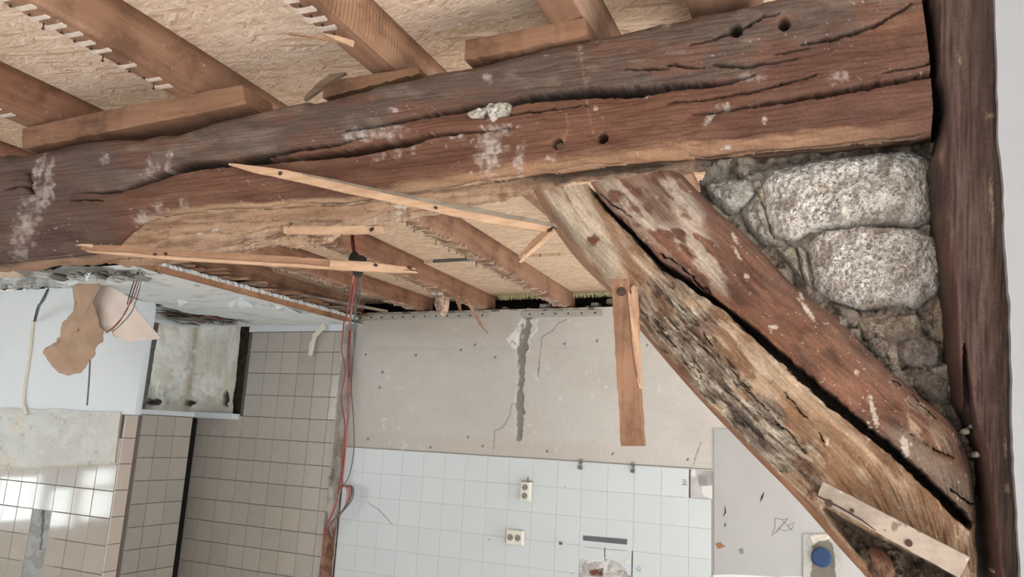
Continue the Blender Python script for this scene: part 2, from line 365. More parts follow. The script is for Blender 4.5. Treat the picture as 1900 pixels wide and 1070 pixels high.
M['pinkw'] = plain('faded_pink_wire', (196, 122, 110), 0.5, 0.05, 30)
M['socket'] = plain('ivory_plastic', (224, 222, 210), 0.4, 0.01, 30, bstr=0)
M['socket_in'] = plain('grey_plastic', (140, 140, 134), 0.5, 0.03, 30, bstr=0)
M['brick'] = plain('raw_brick', (158, 96, 76), 0.95, 0.2, 30, bstr=0.6)
M['mortar'] = plain('grey_mortar', (140, 138, 134), 0.95, 0.12, 30, bstr=0.6)
M['metal'] = plain('dull_metal', (140, 142, 140), 0.45, 0.1, 50, metal=0.7)
M['blue'] = plain('blue_cap', (24, 62, 118), 0.45, 0.1, 60)
M['ink'] = plain('blue_ink', (70, 92, 130), 0.8, 0.05, 30)
M['darkgrey'] = plain('dark_grey_strip', (96, 104, 110), 0.7, 0.05, 40)
M['limechunk'] = plain('lime_plaster_lump', (206, 200, 190), 0.95, 0.15, 120, bstr=0.8)

# ------------------------------------------------------------------ the room shell
def struct(name, verts_or_mb, mat, label, parent=None):
    o = verts_or_mb.build(name, mat, parent)
    o['kind'] = 'structure'; o['label'] = label
    return o
b = MB(); b.box(-6.4, 3.2, -3.7, 5.0, -0.15, 0.0); struct('floor', b, M['floor'], 'dusty concrete floor of the gutted room')
b = MB()                                                   # rear wall behind the viewer, two window openings
for x0, x1, z0, z1 in ((-6.4, -3.6, 0, 2.6), (-1.6, -0.3, 0, 2.6), (2.1, 3.2, 0, 2.6), (-3.6, -1.6, 0, 0.7), (-3.6, -1.6, 2.2, 2.6), (-0.3, 2.1, 0, 0.7), (-0.3, 2.1, 2.2, 2.6)):
    b.box(x0, x1, -3.7, -3.5, z0, z1)
struct('wall_rear', b, M['room_wall'], 'painted rear wall with two window openings')
b = MB()
for y0, y1, z0, z1 in ((-3.7, -1.35, 0, 2.6), (0.15, 0.65, 0, 2.6), (2.5, 3.4, 0, 2.6), (4.08, 5.0, 0, 2.6), (3.4, 4.08, 0, 1.2), (3.4, 4.08, 2.3, 2.6), (-1.35, 0.15, 0, 0.7), (-1.35, 0.15, 2.2, 2.6), (0.65, 2.5, 0, 0.6), (0.65, 2.5, 2.15, 2.6)):  # opening behind the pier is added to light the recess
    b.box(-6.4, -6.2, y0, y1, z0, z1)
struct('wall_left', b, M['room_wall'], 'painted left wall with three window openings')
b = MB()
for y0, y1, z0, z1 in ((-3.5, -2.1, 0, 2.6), (0.2, 1.7, 0, 2.6), (3.7, 5.0, 0, 2.6), (1.7, 3.7, 0, 0.2), (1.7, 3.7, 2.2, 2.6), (-2.1, 0.2, 0, 0.2), (-2.1, 0.2, 2.2, 2.6)): b.box(3.0, 3.2, y0, y1, z0, z1)
struct('wall_right', b, M['room_wall'], 'painted side wall on the right with two tall window openings')
def window(name, axis, c0, c1, p, z0, z1, label):
    b = MB()
    def bar(a0, a1, h0, h1):
        if axis == 'x': b.box(a0, a1, p - 0.03, p + 0.03, h0, h1)
        else: b.box(p - 0.03, p + 0.03, a0, a1, h0, h1)
    bar(c0, c0 + 0.05, z0, z1); bar(c1 - 0.05, c1, z0, z1); bar(c0 + 0.05, c1 - 0.05, z0, z0 + 0.05); bar(c0 + 0.05, c1 - 0.05, z1 - 0.05, z1)
    mid = (c0 + c1) / 2; bar(mid - 0.03, mid + 0.03, z0 + 0.05, z1 - 0.05)
    struct(name, b, M['white_paint'], label)
window('window_1', 'x', -3.6, -1.6, -3.6, 0.7, 2.2, 'white framed rear window on the left')
window('window_2', 'x', -0.3, 2.1, -3.6, 0.7, 2.2, 'white framed rear window on the right')
window('window_3', 'y', 0.65, 2.5, -6.3, 0.6, 2.15, 'white framed window in the far room')
window('window_added', 'y', 3.4, 4.08, -6.3, 1.2, 2.3, 'unseen window added behind the pier to light the recess')
window('window_4', 'y', -1.35, 0.15, -6.3, 0.7, 2.2, 'white framed window in the left wall')

window('window_5', 'y', -2.1, 0.2, 3.1, 0.2, 2.2, 'tall white framed window in the right wall')
window('window_6', 'y', 1.7, 3.7, 3.1, 0.2, 2.2, 'tall white framed window in the right wall of the far room')

# OSB ceiling boards (seams over the joists and across)
ZO = CZ + 0.885; ZJ = CZ + 0.774; YB = 1.21; YW = 4.14
ceil = empty('ceiling', (-1.5, 0.5, ZO), 'OSB board ceiling laid over the joists', None); ceil['kind'] = 'structure'
xs = [-6.3, -4.2, -2.075, -0.93, 3.1]
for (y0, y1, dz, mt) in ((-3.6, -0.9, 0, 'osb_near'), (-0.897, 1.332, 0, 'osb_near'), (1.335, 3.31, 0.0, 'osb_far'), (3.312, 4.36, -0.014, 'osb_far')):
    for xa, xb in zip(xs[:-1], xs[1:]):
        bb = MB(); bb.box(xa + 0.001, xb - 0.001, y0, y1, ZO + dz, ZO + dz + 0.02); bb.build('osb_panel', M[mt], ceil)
bb = MB(); bb.box(-1.96, -1.63, 3.303, 3.311, ZO - .016, ZO + .004); bb.build('board_edge', M['darkgrey'], ceil)
bb = MB(); bb.box(-6.4, 3.2, -3.7, 5.0, ZO + 0.05, ZO + 0.1); struct('ceiling', bb, M['dark'], 'floor deck over the OSB boards')

# ------------------------------------------------------------------ joists
def joist(label, pts, width, mats, group=None, y0=-3.45, y1=4.24, top=ZO, ridges=(), keys=None, nails=(), seed=0):
    """pts: (y, right edge x) pairs; mats: bottom, side"""
    rg = random.Random(100 + seed)
    ys = np.array([p[0] for p in pts]); xr = np.array([p[1] for p in pts])
    fx = np.poly1d(np.polyfit(ys, xr, 1))
    n = 90; Y = np.linspace(y0, y1, n); V = []; prof = []
    r = 0.012
    # section, counter-clockwise from top right: right face down, rounded arris, bottom, left arris, left face up
    sec = [(0, 0.111), (0.0, 0.08), (0.0015, 0.05), (0.0, 0.022), (-0.003, 0.009), (-0.010, 0.002), (-0.02, 0.0), (-width * 0.5, -0.001), (-width + 0.012, 0.0), (-width + 0.004, 0.003), (-width, 0.01), (-width, 0.06), (-width, 0.111)]
    k = len(sec)
    for i, y in enumerate(Y):
        for j, (dx, dz) in enumerate(sec):
            w1 = (vn(np.array(y * 3.1 + seed), np.array(j * 0.7), 5) - 0.5) * 0.006
            V.append((fx(y) + dx + w1, y, ZJ + dz * (top - ZJ) / 0.111 + (w1 * 0.4 if 0 < j < k - 1 else 0)))
    Fq = gridq(n, k)[:, ::-1]
    Fl = [tuple(f) for f in Fq] + [tuple(range(k)), tuple(range((n - 1) * k, n * k))[::-1], ]
    for i in range(n - 1): Fl.append((i * k, i * k + k - 1, (i + 1) * k + k - 1, (i + 1) * k)[::-1])
    e = empty('ceiling_joist', (float(fx(y0)) - width / 2, y0, ZJ), label, 'joist', group)
    o = mesh_np('joist_body', V, Fl, M[mats[1]], e, True)
    o.data.materials.append(M[mats[0]])
    for f in o.data.polygons:
        if f.normal.z < -0.5: f.material_index = 1
    for (y, a, b_, wd) in ridges:
        m = MB(); x0 = fx(y) - width + (.07 + .8 * a) * width; x1 = fx(y) - width + (.80 * b_) * width
        zt = ZJ + 0.002
        j = [rg.uniform(-.0012, .0012) for _ in range(8)]; sk = .004
        lo = [(x0 + j[0] * 2, y - wd / 2 + j[1] - sk, zt - 0.0052), (x1 + j[2] * 2 - .004, y - wd / 2 + j[3], zt - 0.0058), (x1 + j[4] * 2 - .004, y + wd / 2 + j[5], zt - 0.0058), (x0 + j[6] * 2, y + wd / 2 + j[7] - sk, zt - 0.0058)]
        hi = [(p[0], p[1], zt + .003) for p in lo]
        m.hexa(lo, hi); m.build('plaster_ridge', M['plkey'], e)
    for (y, a, ln) in nails:
        m = MB(); x0 = fx(y) - width + a * width
        m.tube([(x0, y, ZJ + 0.01), (x0 + 0.001, y + 0.001, ZJ - ln), (x0 + 0.003, y + 0.002, ZJ - ln - 0.001)], [0.0016, 0.0016, 0.0012], 5)
        m.tube([(x0 + 0.001, y + 0.001, ZJ - ln), (x0 + 0.001, y + 0.001, ZJ - ln - 0.0015)], [0.0035, 0.0035], 6); m.build('nail', M['nail'], e)
    if keys:
        m = MB(); y = keys[0]; nl = MB()
        while y < keys[1]:
            if rg.random() < 0.9:
                x0 = fx(y) - width - rg.uniform(-0.004, 0.012); x1 = fx(y) - rg.uniform(-0.002, 0.028); wd = rg.uniform(0.005, 0.011); h = rg.uniform(0.004, 0.011)
                zt = ZJ + 0.003; sk = rg.uniform(-0.004, 0.004)
                m.hexa([(x0, y + sk, zt - h), (x1, y - sk, zt - h * rg.uniform(0.3, 1)), (x1, y + wd - sk, zt - h * 0.5), (x0, y + wd + sk, zt - h * 0.7)],
                       [(x0, y, zt), (x1, y, zt), (x1, y + wd, zt), (x0, y + wd, zt)])
                if rg.random() < keys[3]:
                    # curled key hanging over the edge of the joist
                    m.tube([(x1 - 0.01, y, zt - h * 0.6), (x1 + 0.006, y + 0.004, zt - h), (x1 + 0.012, y + 0.008, zt + 0.008)], [0.004, 0.004, 0.0015], 4)
            if rg.random() < 0.3:
                xn = fx(y) - width + rg.uniform(-0.002, 0.02); ln = rg.uniform(0.008, 0.017)
                nl.tube([(xn, y, ZJ + 0.005), (xn + 0.002, y, ZJ - ln)], 0.0016, 4); nl.tube([(xn + 0.002, y, ZJ - ln), (xn + 0.002, y, ZJ - ln - 0.002)], 0.0038, 5)
            y += keys[2] * rg.uniform(0.8, 1.2)
        o1 = m.build('plaster_keys', M['plkey_far'], e); o1['kind'] = 'stuff'
        if nl.v: o2 = nl.build('lath_nails', M['nail'], e); o2['kind'] = 'stuff'
    return e, fx

J = {}
J['a'] = joist('smooth brown joist on the long left shim, lath marks along its underside', [(0.85, -1.404), (1.0, -1.409), (3.0, -1.478), (4.06, -1.495)], 0.074, ('joist', 'joist'),
      ridges=[(0.72 + 0.0345 * i, 0.0 if i % 3 else 0.2, (1.0, 0.92, 0.97)[i % 3], 0.013 if i % 2 else 0.010) for i in range(14) if i not in (9, 11)],
      nails=[(0.735 + 0.0345 * i, 0.28 if i % 2 else 0.2, 0.004 if i % 4 else 0.013) for i in range(13)], keys=(1.55, 4.12, 0.031, 0.35), seed=1)
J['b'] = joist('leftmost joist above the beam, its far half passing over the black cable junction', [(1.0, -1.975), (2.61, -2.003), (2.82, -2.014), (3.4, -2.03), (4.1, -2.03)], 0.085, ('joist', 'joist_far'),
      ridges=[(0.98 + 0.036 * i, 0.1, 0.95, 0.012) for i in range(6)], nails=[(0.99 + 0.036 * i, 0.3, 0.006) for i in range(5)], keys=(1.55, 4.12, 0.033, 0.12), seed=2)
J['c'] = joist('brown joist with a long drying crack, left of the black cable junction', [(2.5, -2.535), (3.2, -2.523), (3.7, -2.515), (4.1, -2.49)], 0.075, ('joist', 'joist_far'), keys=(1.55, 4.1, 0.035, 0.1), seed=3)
J['d'] = joist('dark shaded joist just above the broken lath ends of the old plaster ceiling', [(2.0, -3.03), (4.0, -3.03)], 0.08, ('joist', 'joist'), seed=4)
J['e'] = joist('saw-marked pale joist above the short middle shim with white plaster stripes underneath', [(1.016, -0.878), (1.086, -0.883), (1.26, -0.895), (4.1, -0.94)], 0.063, ('joist', 'joist_sawn'),
      ridges=[(0.945, 0, 0.95, 0.013), (0.980, 0.05, 0.8, 0.012), (1.0143, 0.02, 0.98, 0.0135), (1.0487, 0.02, 1.0, 0.0145), (1.0816, 0.04, 1.0, 0.013)],
      nails=[(0.962, 0.5, 0.003), (0.996, 0.45, 0.003), (1.031, 0.4, 0.003), (1.065, 0.42, 0.003), (1.10, 0.45, 0.004)], seed=5)
J['f'] = joist('joist with a pale rough side standing on the right-hand shim near the top edge', [(1.15, -0.433), (1.184, -0.437), (4.0, -0.47)], 0.07, ('joist', 'joist_pale'), seed=6)
J['g'] = joist('dark reddish joist bearing straight on the beam, rightmost of the ceiling', [(1.2, -0.135), (4.0, -0.15)], 0.115, ('joist', 'joist'), seed=7)

# ------------------------------------------------------------------ the big beam
def interp(tab, x):
    t = np.array(tab, float); return np.interp(x, t[:, 0], t[:, 1])
TOP = [(-60, 292), (-40, 286), (0, 279), (44, 280), (90, 268), (135, 256), (202, 248), (253, 251), (286, 241), (320, 241), (350, 232), (387, 219), (488, 195), (559, 178), (572, 182), (640, 165), (700, 148), (781, 131), (825, 120), (872, 113), (987, 82), (1034, 69), (1075, 67), (1112, 57), (1169, 42), (1203, 34), (1270, 22), (1294, 13), (1354, 2), (1400, -8), (1500, -30), (1740, -82)]
ARR = [(-60, 496), (0, 485), (70, 479), (130, 472), (175, 464), (205, 452), (228, 432), (255, 410), (300, 396), (400, 386), (500, 382), (640, 374), (720, 363), (800, 348), (950, 326), (1100, 306), (1270, 291), (1400, 279), (1530, 268), (1640, 258), (1740, 247)]
BOT = [(-60, 520), (0, 508), (60, 500), (150, 493), (200, 490), (260, 493), (300, 490), (380, 486), (440, 474), (500, 463), (560, 457), (600, 449), (650, 432), (700, 420), (760, 412), (800, 402), (850, 394), (930, 372), (1000, 350), (1100, 334), (1265, 322), (1400, 317), (1500, 305), (1640, 292), (1740, 284)]
CR = [  # px polylines, half widths px, depth m
 ([(150, 356), (190, 355), (219, 353), (252, 344), (286, 332), (340, 312), (380, 305), (424, 302), (505, 297), (570, 291), (630, 283), (690, 275), (748, 264), (798, 252), (849, 246), (950, 236)], [1, 2, 2.5, 3.5, 4.5, 7, 7, 5, 3.5, 5, 7, 7, 6.5, 4, 2.5, .8], .05),
 ([(385, 303), (440, 297), (505, 286), (560, 276), (640, 262), (680, 252)], [2, 4, 4, 3.5, 2.5, 1], .035),
 ([(640, 243), (664, 239), (741, 226), (805, 212), (866, 200), (933, 194), (967, 184), (1051, 174), (1118, 169), (1203, 165), (1270, 158), (1344, 152), (1400, 140)], [1, 1.5, 2.5, 4.5, 5, 5, 6.5, 8, 9, 9, 6.5, 4.5, 1], .06),
 ([(935, 214), (1000, 205), (1090, 194)], [1.5, 2.5, 1], .02),
 ([(1240, 191), (1300, 185), (1395, 168), (1450, 156), (1515, 140)], [1, 1.5, 2, 2, 1], .02),
 ([(1285, 211), (1330, 206), (1428, 189), (1540, 173), (1630, 155), (1730, 134)], [1, 2, 3.2, 5, 5, 4.5], .05),
 ([(1640, 134), (1657, 130), (1728, 116)], [1, 1.5, 1.8], .015),
 ([(1488, 80), (1520, 75), (1546, 72), (1590, 59), (1620, 47), (1647, 32), (1690, 5)], [1.5, 3, 3, 3.5, 3, 2, 2], .03),
 ([(1322, 117), (1335, 121), (1378, 125), (1428, 116), (1480, 108)], [1, 2.2, 2.8, 2.5, 1], .025),
 ([(1440, 100), (1462, 94), (1500, 88)], [1, 2.2, 1], .02),
 ([(1280, 86), (1315, 75), (1354, 61), (1375, 56), (1415, 29), (1445, 24)], [.8, 1.6, 3, 3, 1.8, .8], .02),
 ([(1160, 127), (1180, 128), (1210, 124), (1240, 126)], [1, 1.6, 1.8, 1], .015),
 ([(1238, 121), (1250, 118), (1272, 124), (1305, 126)], [1, 1.8, 2, 1], .015),
 ([(50, 316), (53, 335), (55, 350), (64, 360)], [1, 3.5, 3, 1], .03), ([(10, 352), (40, 346), (56, 349)], [1, 1.5, 2], .015),
 ([(130, 372), (160, 369), (190, 371)], [1, 1.5, 1], .012),
]
HOLES = [(1034, 266, 10.5), (1118, 257, 10), (1365, 57, 12), (1454, 43, 11)]
nx, nf, nu, nb = 720, 150, 46, 6
PX = np.linspace(-60, 1729, nx)
tt = np.linspace(0, 1, nf); uu = np.linspace(0, 1, nu + 1)[1:]
DEP = 0.25
top = interp(TOP, PX) + (fbm(PX / 25, PX * 0, 3) - .5) * 4; arr = interp(ARR, PX) + (fbm(PX / 40, PX * 0, 4) - .5) * 5
bot = interp(BOT, PX) + (fbm(PX / 14, PX * 0, 5, 4) - .5) * 7
endx = PX.copy()
A2 = lambda a: np.broadcast_to(a, (len(PX), len(a))).T
Xf = np.broadcast_to(PX, (nf, nx)); Yf = top + (arr - top) * tt[:, None]
# the end by the post is not cut square
shift = (np.clip((Xf - 1600) / 129, 0, 1)) ** 2 * interp([(-90, -26), (0, -18), (118, -3), (200, 2), (262, -2), (300, -6)], Yf)
Xf = Xf + shift
tilt = (Yf - 200) * -0.0
fib = fbm(Xf / 55 + Yf / 60, (Yf + 0.13 * Xf) / 3.2, 11, 4) - .5
und = fbm(Xf / 90, Yf / 45, 12, 4) - .5
dy = -0.0022 * fib * 2 - 0.016 * und
rt = 0.030                                        # worn upper arris
dy = dy + 0.05 * (1 - np.sqrt(np.clip(1 - (1 - np.clip(tt / 0.13, 0, 1)) ** 2, 0, 1)))[:, None]
dy = dy + 0.022 * (1 - np.sqrt(np.clip(1 - (np.clip((tt - .9) / .1, 0, 1)) ** 2, 0, 1)))[:, None]
cm = np.zeros_like(Xf)
jx = (fbm(Xf / 14, Yf / 14, 21, 3) - .5) * 7; jy = (fbm(Xf / 14, Yf / 14, 22, 3) - .5) * 5
for pts, ws, dp in CR:
    x0 = min(p[0] for p in pts) - 20; x1 = max(p[0] for p in pts) + 20
    c0, c1 = np.searchsorted(PX, x0), np.searchsorted(PX, x1)
    d, wd = pldist(Xf[:, c0:c1] + jx[:, c0:c1], Yf[:, c0:c1] + jy[:, c0:c1], pts, ws)
    k = 1 - sstep(0.78, 1.12, d / np.maximum(wd * 1.15, .9)); cm[:, c0:c1] = np.maximum(cm[:, c0:c1], k); dy[:, c0:c1] += 1.7 * dp * k
    # the wood curls a little towards the split
    dy[:, c0:c1] += 0.002 * np.exp(-(d / (wd * 3 + 3)) ** 2) * min(1, dp / .04)
hm = np.zeros_like(Xf)
for hx, hy, hr in HOLES:
    d = np.hypot(Xf - hx, Yf - hy); k = 1 - sstep(.75, 1.1, d / hr); hm = np.maximum(hm, k); dy += (.05) * k * (1 if hx > 1300 or hx == 1118 else .45)
Pf = atY(Xf, Yf, YB); Pf[..., 1] += dy
# upper half steps back a few millimetres from the lower half along the split: the split is a shear crack
# underside
Xu = np.broadcast_to(PX, (nu, nx)); Yu = arr + (bot - arr) * uu[:, None]
Xu = Xu + shift[-1]
fu = fbm(Xu / 45, (Yu + 0.12 * Xu) / 3.0, 31, 4) - .5; gu = fbm(Xu / 60, uu[:, None] * 3 + Xu * 0, 32, 3) - .5
torn = np.exp(-((Xu - 520) / 190) ** 2) * sstep(.35, .9, uu[:, None] + (fbm(Xu / 35, Yu / 9, 33) - .5) * .5) + .55 * np.exp(-((Xu - 760) / 130) ** 2) * sstep(.5, .9, uu[:, None])
Pu = atY(Xu, Yu, YB + DEP * uu[:, None] ** 0.9)
Pu[..., 2] += 0.004 * fu + 0.018 * gu + torn * (0.026 * (fbm(Xu / 60, (Yu + .2 * Xu) / 3.5, 34, 3) - .5) + .004)
# back and top rows close the solid
Pb = []
for k in range(nb):
    q = (k + 1) / nb; pz = Pu[-1].copy(); zt = Pf[0][:, 2] - 0.01
    pz[:, 2] = pz[:, 2] * (1 - q) + zt * q; pz[:, 1] = YB + DEP + 0.01; Pb.append(pz)
BV = np.concatenate([Pf, Pu, np.array(Pb)], 0); nr = BV.shape[0]
# --- wood colours; cracks, holes and right end darkened
def beamcol():
    X, Y = Xf, Yf
    red = lin((128, 82, 60)); c = np.zeros(X.shape + (3,)) + red
    lo = fbm(X / 120, (Y + .12 * X) / 26, 41, 5); c = mix(c, sstep(.35, .7, lo) * .7, (104, 62, 44))
    c = mix(c, sstep(.45, .75, fbm(X / 70, Y / 20, 42, 5)) * .5, (150, 104, 78))
    split = interp([(-60, 420), (60, 400), (150, 362), (219, 352), (340, 308), (424, 298), (505, 288), (640, 262), (741, 226), (866, 200), (967, 183), (1118, 168), (1270, 155), (1400, 138), (1520, 100), (1600, 60), (1740, 0)], X)
    up = sstep(-8, 8, split - Y)
    gcol = mix(np.zeros(X.shape + (3,)) + lin((106, 86, 75)), sstep(.4, .68, fbm(X / 85, Y / 30, 43, 5)), (124, 86, 68)); gcol = mix(gcol, sstep(.5, .8, fbm(X / 50, Y / 25, 44, 5)) * .8, (134, 114, 100))
    c = c * (1 - up[..., None]) + gcol * up[..., None]
    # dark left end
    le = sstep(260, 120, X + (fbm(X / 40, Y / 40, 45) - .5) * 160 - (Y - 380) * .2)
    c = mix(c, le * .75, (98, 76, 66)); c = mix(c, le * sstep(.5, .75, fbm(X / 50, Y / 40, 46)) * .7, (84, 58, 48))
    # right end redder, and darkened in colour against the right window's light
    re = sstep(1330, 1520, X + (Y - 100) * .7 + (fbm(X / 60, Y / 30, 47) - .5) * 150) * sstep(20, 90, Y + (fbm(X / 50, Y / 50, 40) - .5) * 120)
    c = mix(c, re * .75, (104, 68, 54))
    c = mix(c, blob(X, Y, 1640, 268, 150, 22, -.12, .3, 48) * .7, (96, 66, 52))
    # raw paler band along the lower arris
    band = sstep(.88, .95, tt[:, None] + (fbm(X / 60, Y / 12, 49) - .5) * .14) * sstep(640, 860, X) * sstep(1760, 1450, X)
    c = mix(c, band * .8, (186, 138, 100)); c = mix(c, band * sstep(.5, .7, fbm(X / 40, Y / 6, 50)) * .5, (142, 98, 72))
    pale = sstep(.93, .985, tt[:, None] + (fbm(X / 60, Y / 10, 51) - .5) * .1) * sstep(235, 300, X) * sstep(880, 780, X)
    c = mix(c, pale, (190, 150, 112))
    # plaster smears and lime stains (shapes of their own)
    for (cx, cy, rx, ry, a, st, sd) in ((74, 305, 9, 34, .3, .6, 1), (92, 320, 7, 20, .3, .45, 2), (86, 352, 12, 30, .2, .5, 3), (40, 440, 18, 50, .2, .35, 4), (60, 395, 18, 40, .2, .4, 5), (196, 297, 9, 10, 0, .55, 6), (317, 289, 6, 9, 0, .9, 7), (278, 316, 14, 18, .4, .5, 8), (312, 308, 5, 18, .3, .6, 9),
            (908, 268, 20, 36, 0, .6, 10), (905, 300, 24, 26, 0, .4, 11), (925, 245, 34, 9, -.25, .55, 12), (930, 278, 15, 8, -.5, .6, 13), (664, 250, 22, 12, 0, .6, 14), (690, 245, 40, 10, -.1, .45, 15), (730, 245, 26, 12, 0, .4, 16), (850, 255, 14, 6, 0, .6, 17), (728, 205, 14, 5, -.1, .65, 18), (905, 147, 9, 8, 0, .6, 19),
            (1075, 82, 6, 14, 0, .55, 20), (1105, 200, 4, 6, 0, .9, 21), (1198, 175, 4, 9, 0, .9, 22), (1180, 50, 8, 6, 0, .5, 23), (1235, 45, 10, 5, 0, .5, 24), (965, 300, 11, 26, .1, .5, 25), (1313, 222, 6, 18, .5, .7, 26), (1417, 222, 4, 7, 0, .8, 27), (1345, 196, 16, 8, 0, .45, 28), (1553, 145, 18, 12, 0, .35, 29), (1346, 272, 10, 4, -.2, .7, 30), (1160, 310, 18, 5, -.1, .6, 31), (1020, 293, 14, 7, -.4, .5, 32), (340, 375, 9, 10, 0, .5, 33), (265, 404, 14, 16, .6, .55, 34), (292, 397, 6, 26, .2, .6, 35), (700, 285, 14, 10, 0, .4, 36), (735, 286, 10, 9, 0, .5, 37), (766, 277, 5, 14, 0, .5, 38), (1395, 145, 22, 10, 0, .3, 39)):
        c = mix(c, np.clip(blob(X, Y, cx, cy, rx * 1.25, ry * 1.25, a, .5, 60 + sd, 9) * st * .8 * (.25 + 1.1 * sstep(.35, .65, fbm(X / 7, Y / 9, 160 + sd, 3))), 0, .85), (214, 202, 194))
    sp = sstep(.84, .87, fbm(X / 4.5, Y / 4.5, 95, 2)) * sstep(.45, .6, fbm(X / 120, Y / 70, 96)); c = mix(c, sp * .6, (206, 196, 186))
    # tan rub marks
    for pts in ([(1040, 205), (1051, 212), (1054, 235), (1046, 262)], [(1075, 72), (1078, 110), (1085, 150), (1090, 200), (1101, 247)], [(1088, 70), (1095, 63), (1110, 60)]):
        d, _ = pldist(X, Y, pts); c = mix(c, (1 - sstep(1.2, 3.6, d)) * .45 * sstep(.35, .6, fbm(X / 9, Y / 9, 97)), (176, 128, 92))
    for (cx, cy, r) in ((1090, 148, 8), (1235, 50, 7), (690, 183, 8)): c = mix(c, blob(X, Y, cx, cy, r, r, 0, .3, 98) * .5, (150, 110, 84))
    c = mix(c, np.clip(cm, 0, 1) * .95, (30, 21, 17)); c = mix(c, hm * .8, (40, 28, 24))
    return c * np.array([.76, .75, .76])
cf = beamcol()
cu = np.zeros(Xu.shape + (3,)) + lin((202, 164, 130)); cu = mix(cu, sstep(.42, .66, fbm(Xu / 60, (Yu + .1 * Xu) / 7, 101, 5)) * .75, (176, 132, 100))
cu = mix(cu, sstep(.55, .75, fbm(Xu / 30, (Yu + .1 * Xu) / 4, 102, 4)) * .6, (120, 82, 60)); cu = mix(cu, sstep(.80, .83, fbm(Xu / 5, Yu / 4, 103, 2)) * .7, (104, 74, 56))
cu = mix(cu, np.clip(torn, 0, 1) * sstep(.4, .6, fbm(Xu / 40, (Yu + .2 * Xu) / 3, 104, 4)) * .8, (206, 184, 160))
cu = mix(cu, np.clip(torn, 0, 1) * sstep(.52, .62, fbm(Xu / 34, (Yu + .2 * Xu) / 3, 105, 4)) * .85, (108, 66, 50))
cu = mix(cu, sstep(1240, 1330, Xu) * .85, (92, 70, 56)); cu = mix(cu, sstep(240, 180, Xu) * .8 * sstep(.55, .2, uu[:, None]), (104, 80, 68)); cu = mix(cu, sstep(240, 180, Xu) * .6 * sstep(.3, .7, uu[:, None]), (160, 112, 80))
for (cx, cy, rx, ry) in ((745, 385, 14, 9), (740, 398, 10, 6), (395, 430, 5, 3), (402, 428, 3, 3), (370, 437, 6, 3)): cu = mix(cu, blob(Xu, Yu, cx, cy, rx, ry, 0, .4, 106) * .8, (222, 220, 216))
cu = cu * np.array([.84, .81, .80]); cb = np.zeros((nb, nx, 3)) + lin((120, 86, 66))
BC = np.concatenate([cf, cu, cb], 0)
Fq = gridq(nr, nx, wrap=True)
beam = empty('timber_beam', (float(BV[..., 0].mean()), YB + DEP / 2, float(BV[..., 2].min())), 'huge hand-hewn dark beam with long open cracks running across the whole picture', 'beam')
Fl = np.concatenate([Fq, ], 0)
bo = mesh_np('beam_body', BV.reshape(-1, 3), Fl, M['beam'], beam, True, BC.reshape(-1, 3))
endm = MB(); e0 = BV[:, -1]; ce = e0.mean(0)
ev = [tuple(p) for p in e0[::4]]; mesh_np('end_grain', ev, [tuple(range(len(ev)))], M['shade_black'], beam)  # beam end coloured black as the shade of the gap at the post
for hx, hy, nmx in ((1034, 266, 0), (1118, 257, 1)):
    p = atY(np.array(hx), np.array(hy), YB); m = MB(); dpt = .014 if nmx == 0 else .03
    m.tube([(p[0], p[1] + dpt, p[2]), (p[0], p[1] + dpt + .002, p[2]), (p[0], p[1] + .06, p[2])], [.0065, .008, .008], 10)
    m.build('wooden_peg', M['bark'], beam)

# ------------------------------------------------------------------ the diagonal brace
LE = [(1003, 350), (1050, 430), (1100, 497), (1150, 556), (1215, 634), (1293, 727), (1400, 835), (1495, 925), (1560, 1000), (1625, 1075), (1672, 1130)]
RE = [(1262, 314), (1310, 365), (1400, 445), (1470, 520), (1560, 592), (1640, 670), (1700, 722), (1778, 790), (1806, 860), (1818, 975), (1826, 1130)]
LB = [(990, 352), (1032, 430), (1080, 492), (1134, 546), (1196, 622), (1278, 718), (1386, 832), (1482, 930), (1548, 1005), (1611, 1075), (1656, 1130)]
ns, nt_, nl_ = 430, 170, 8
le = catmull(LE, ns); re = catmull(RE, ns); lb = catmull(LB, ns)
le[:, 0] += (fbm(np.arange(ns) / 9, np.zeros(ns), 201) - .5) * 5; re += (fbm(np.arange(ns) / 14, np.zeros(ns), 202)[:, None] - .5) * 5
T = np.linspace(0, 1, nt_)
BX = le[:, None, 0] * (1 - T) + re[:, None, 0] * T; BY = le[:, None, 1] * (1 - T) + re[:, None, 1] * T
YF = 1.235
sx = np.linspace(0, 1, ns)[:, None] * 1000 + 0 * BX; tx = T * 230 + 0 * BX      # along / across the timber, roughly px
fibb = fbm(sx / 60, tx / 2.6, 211, 5) - .5; und = fbm(sx / 90, tx / 40, 212, 4) - .5
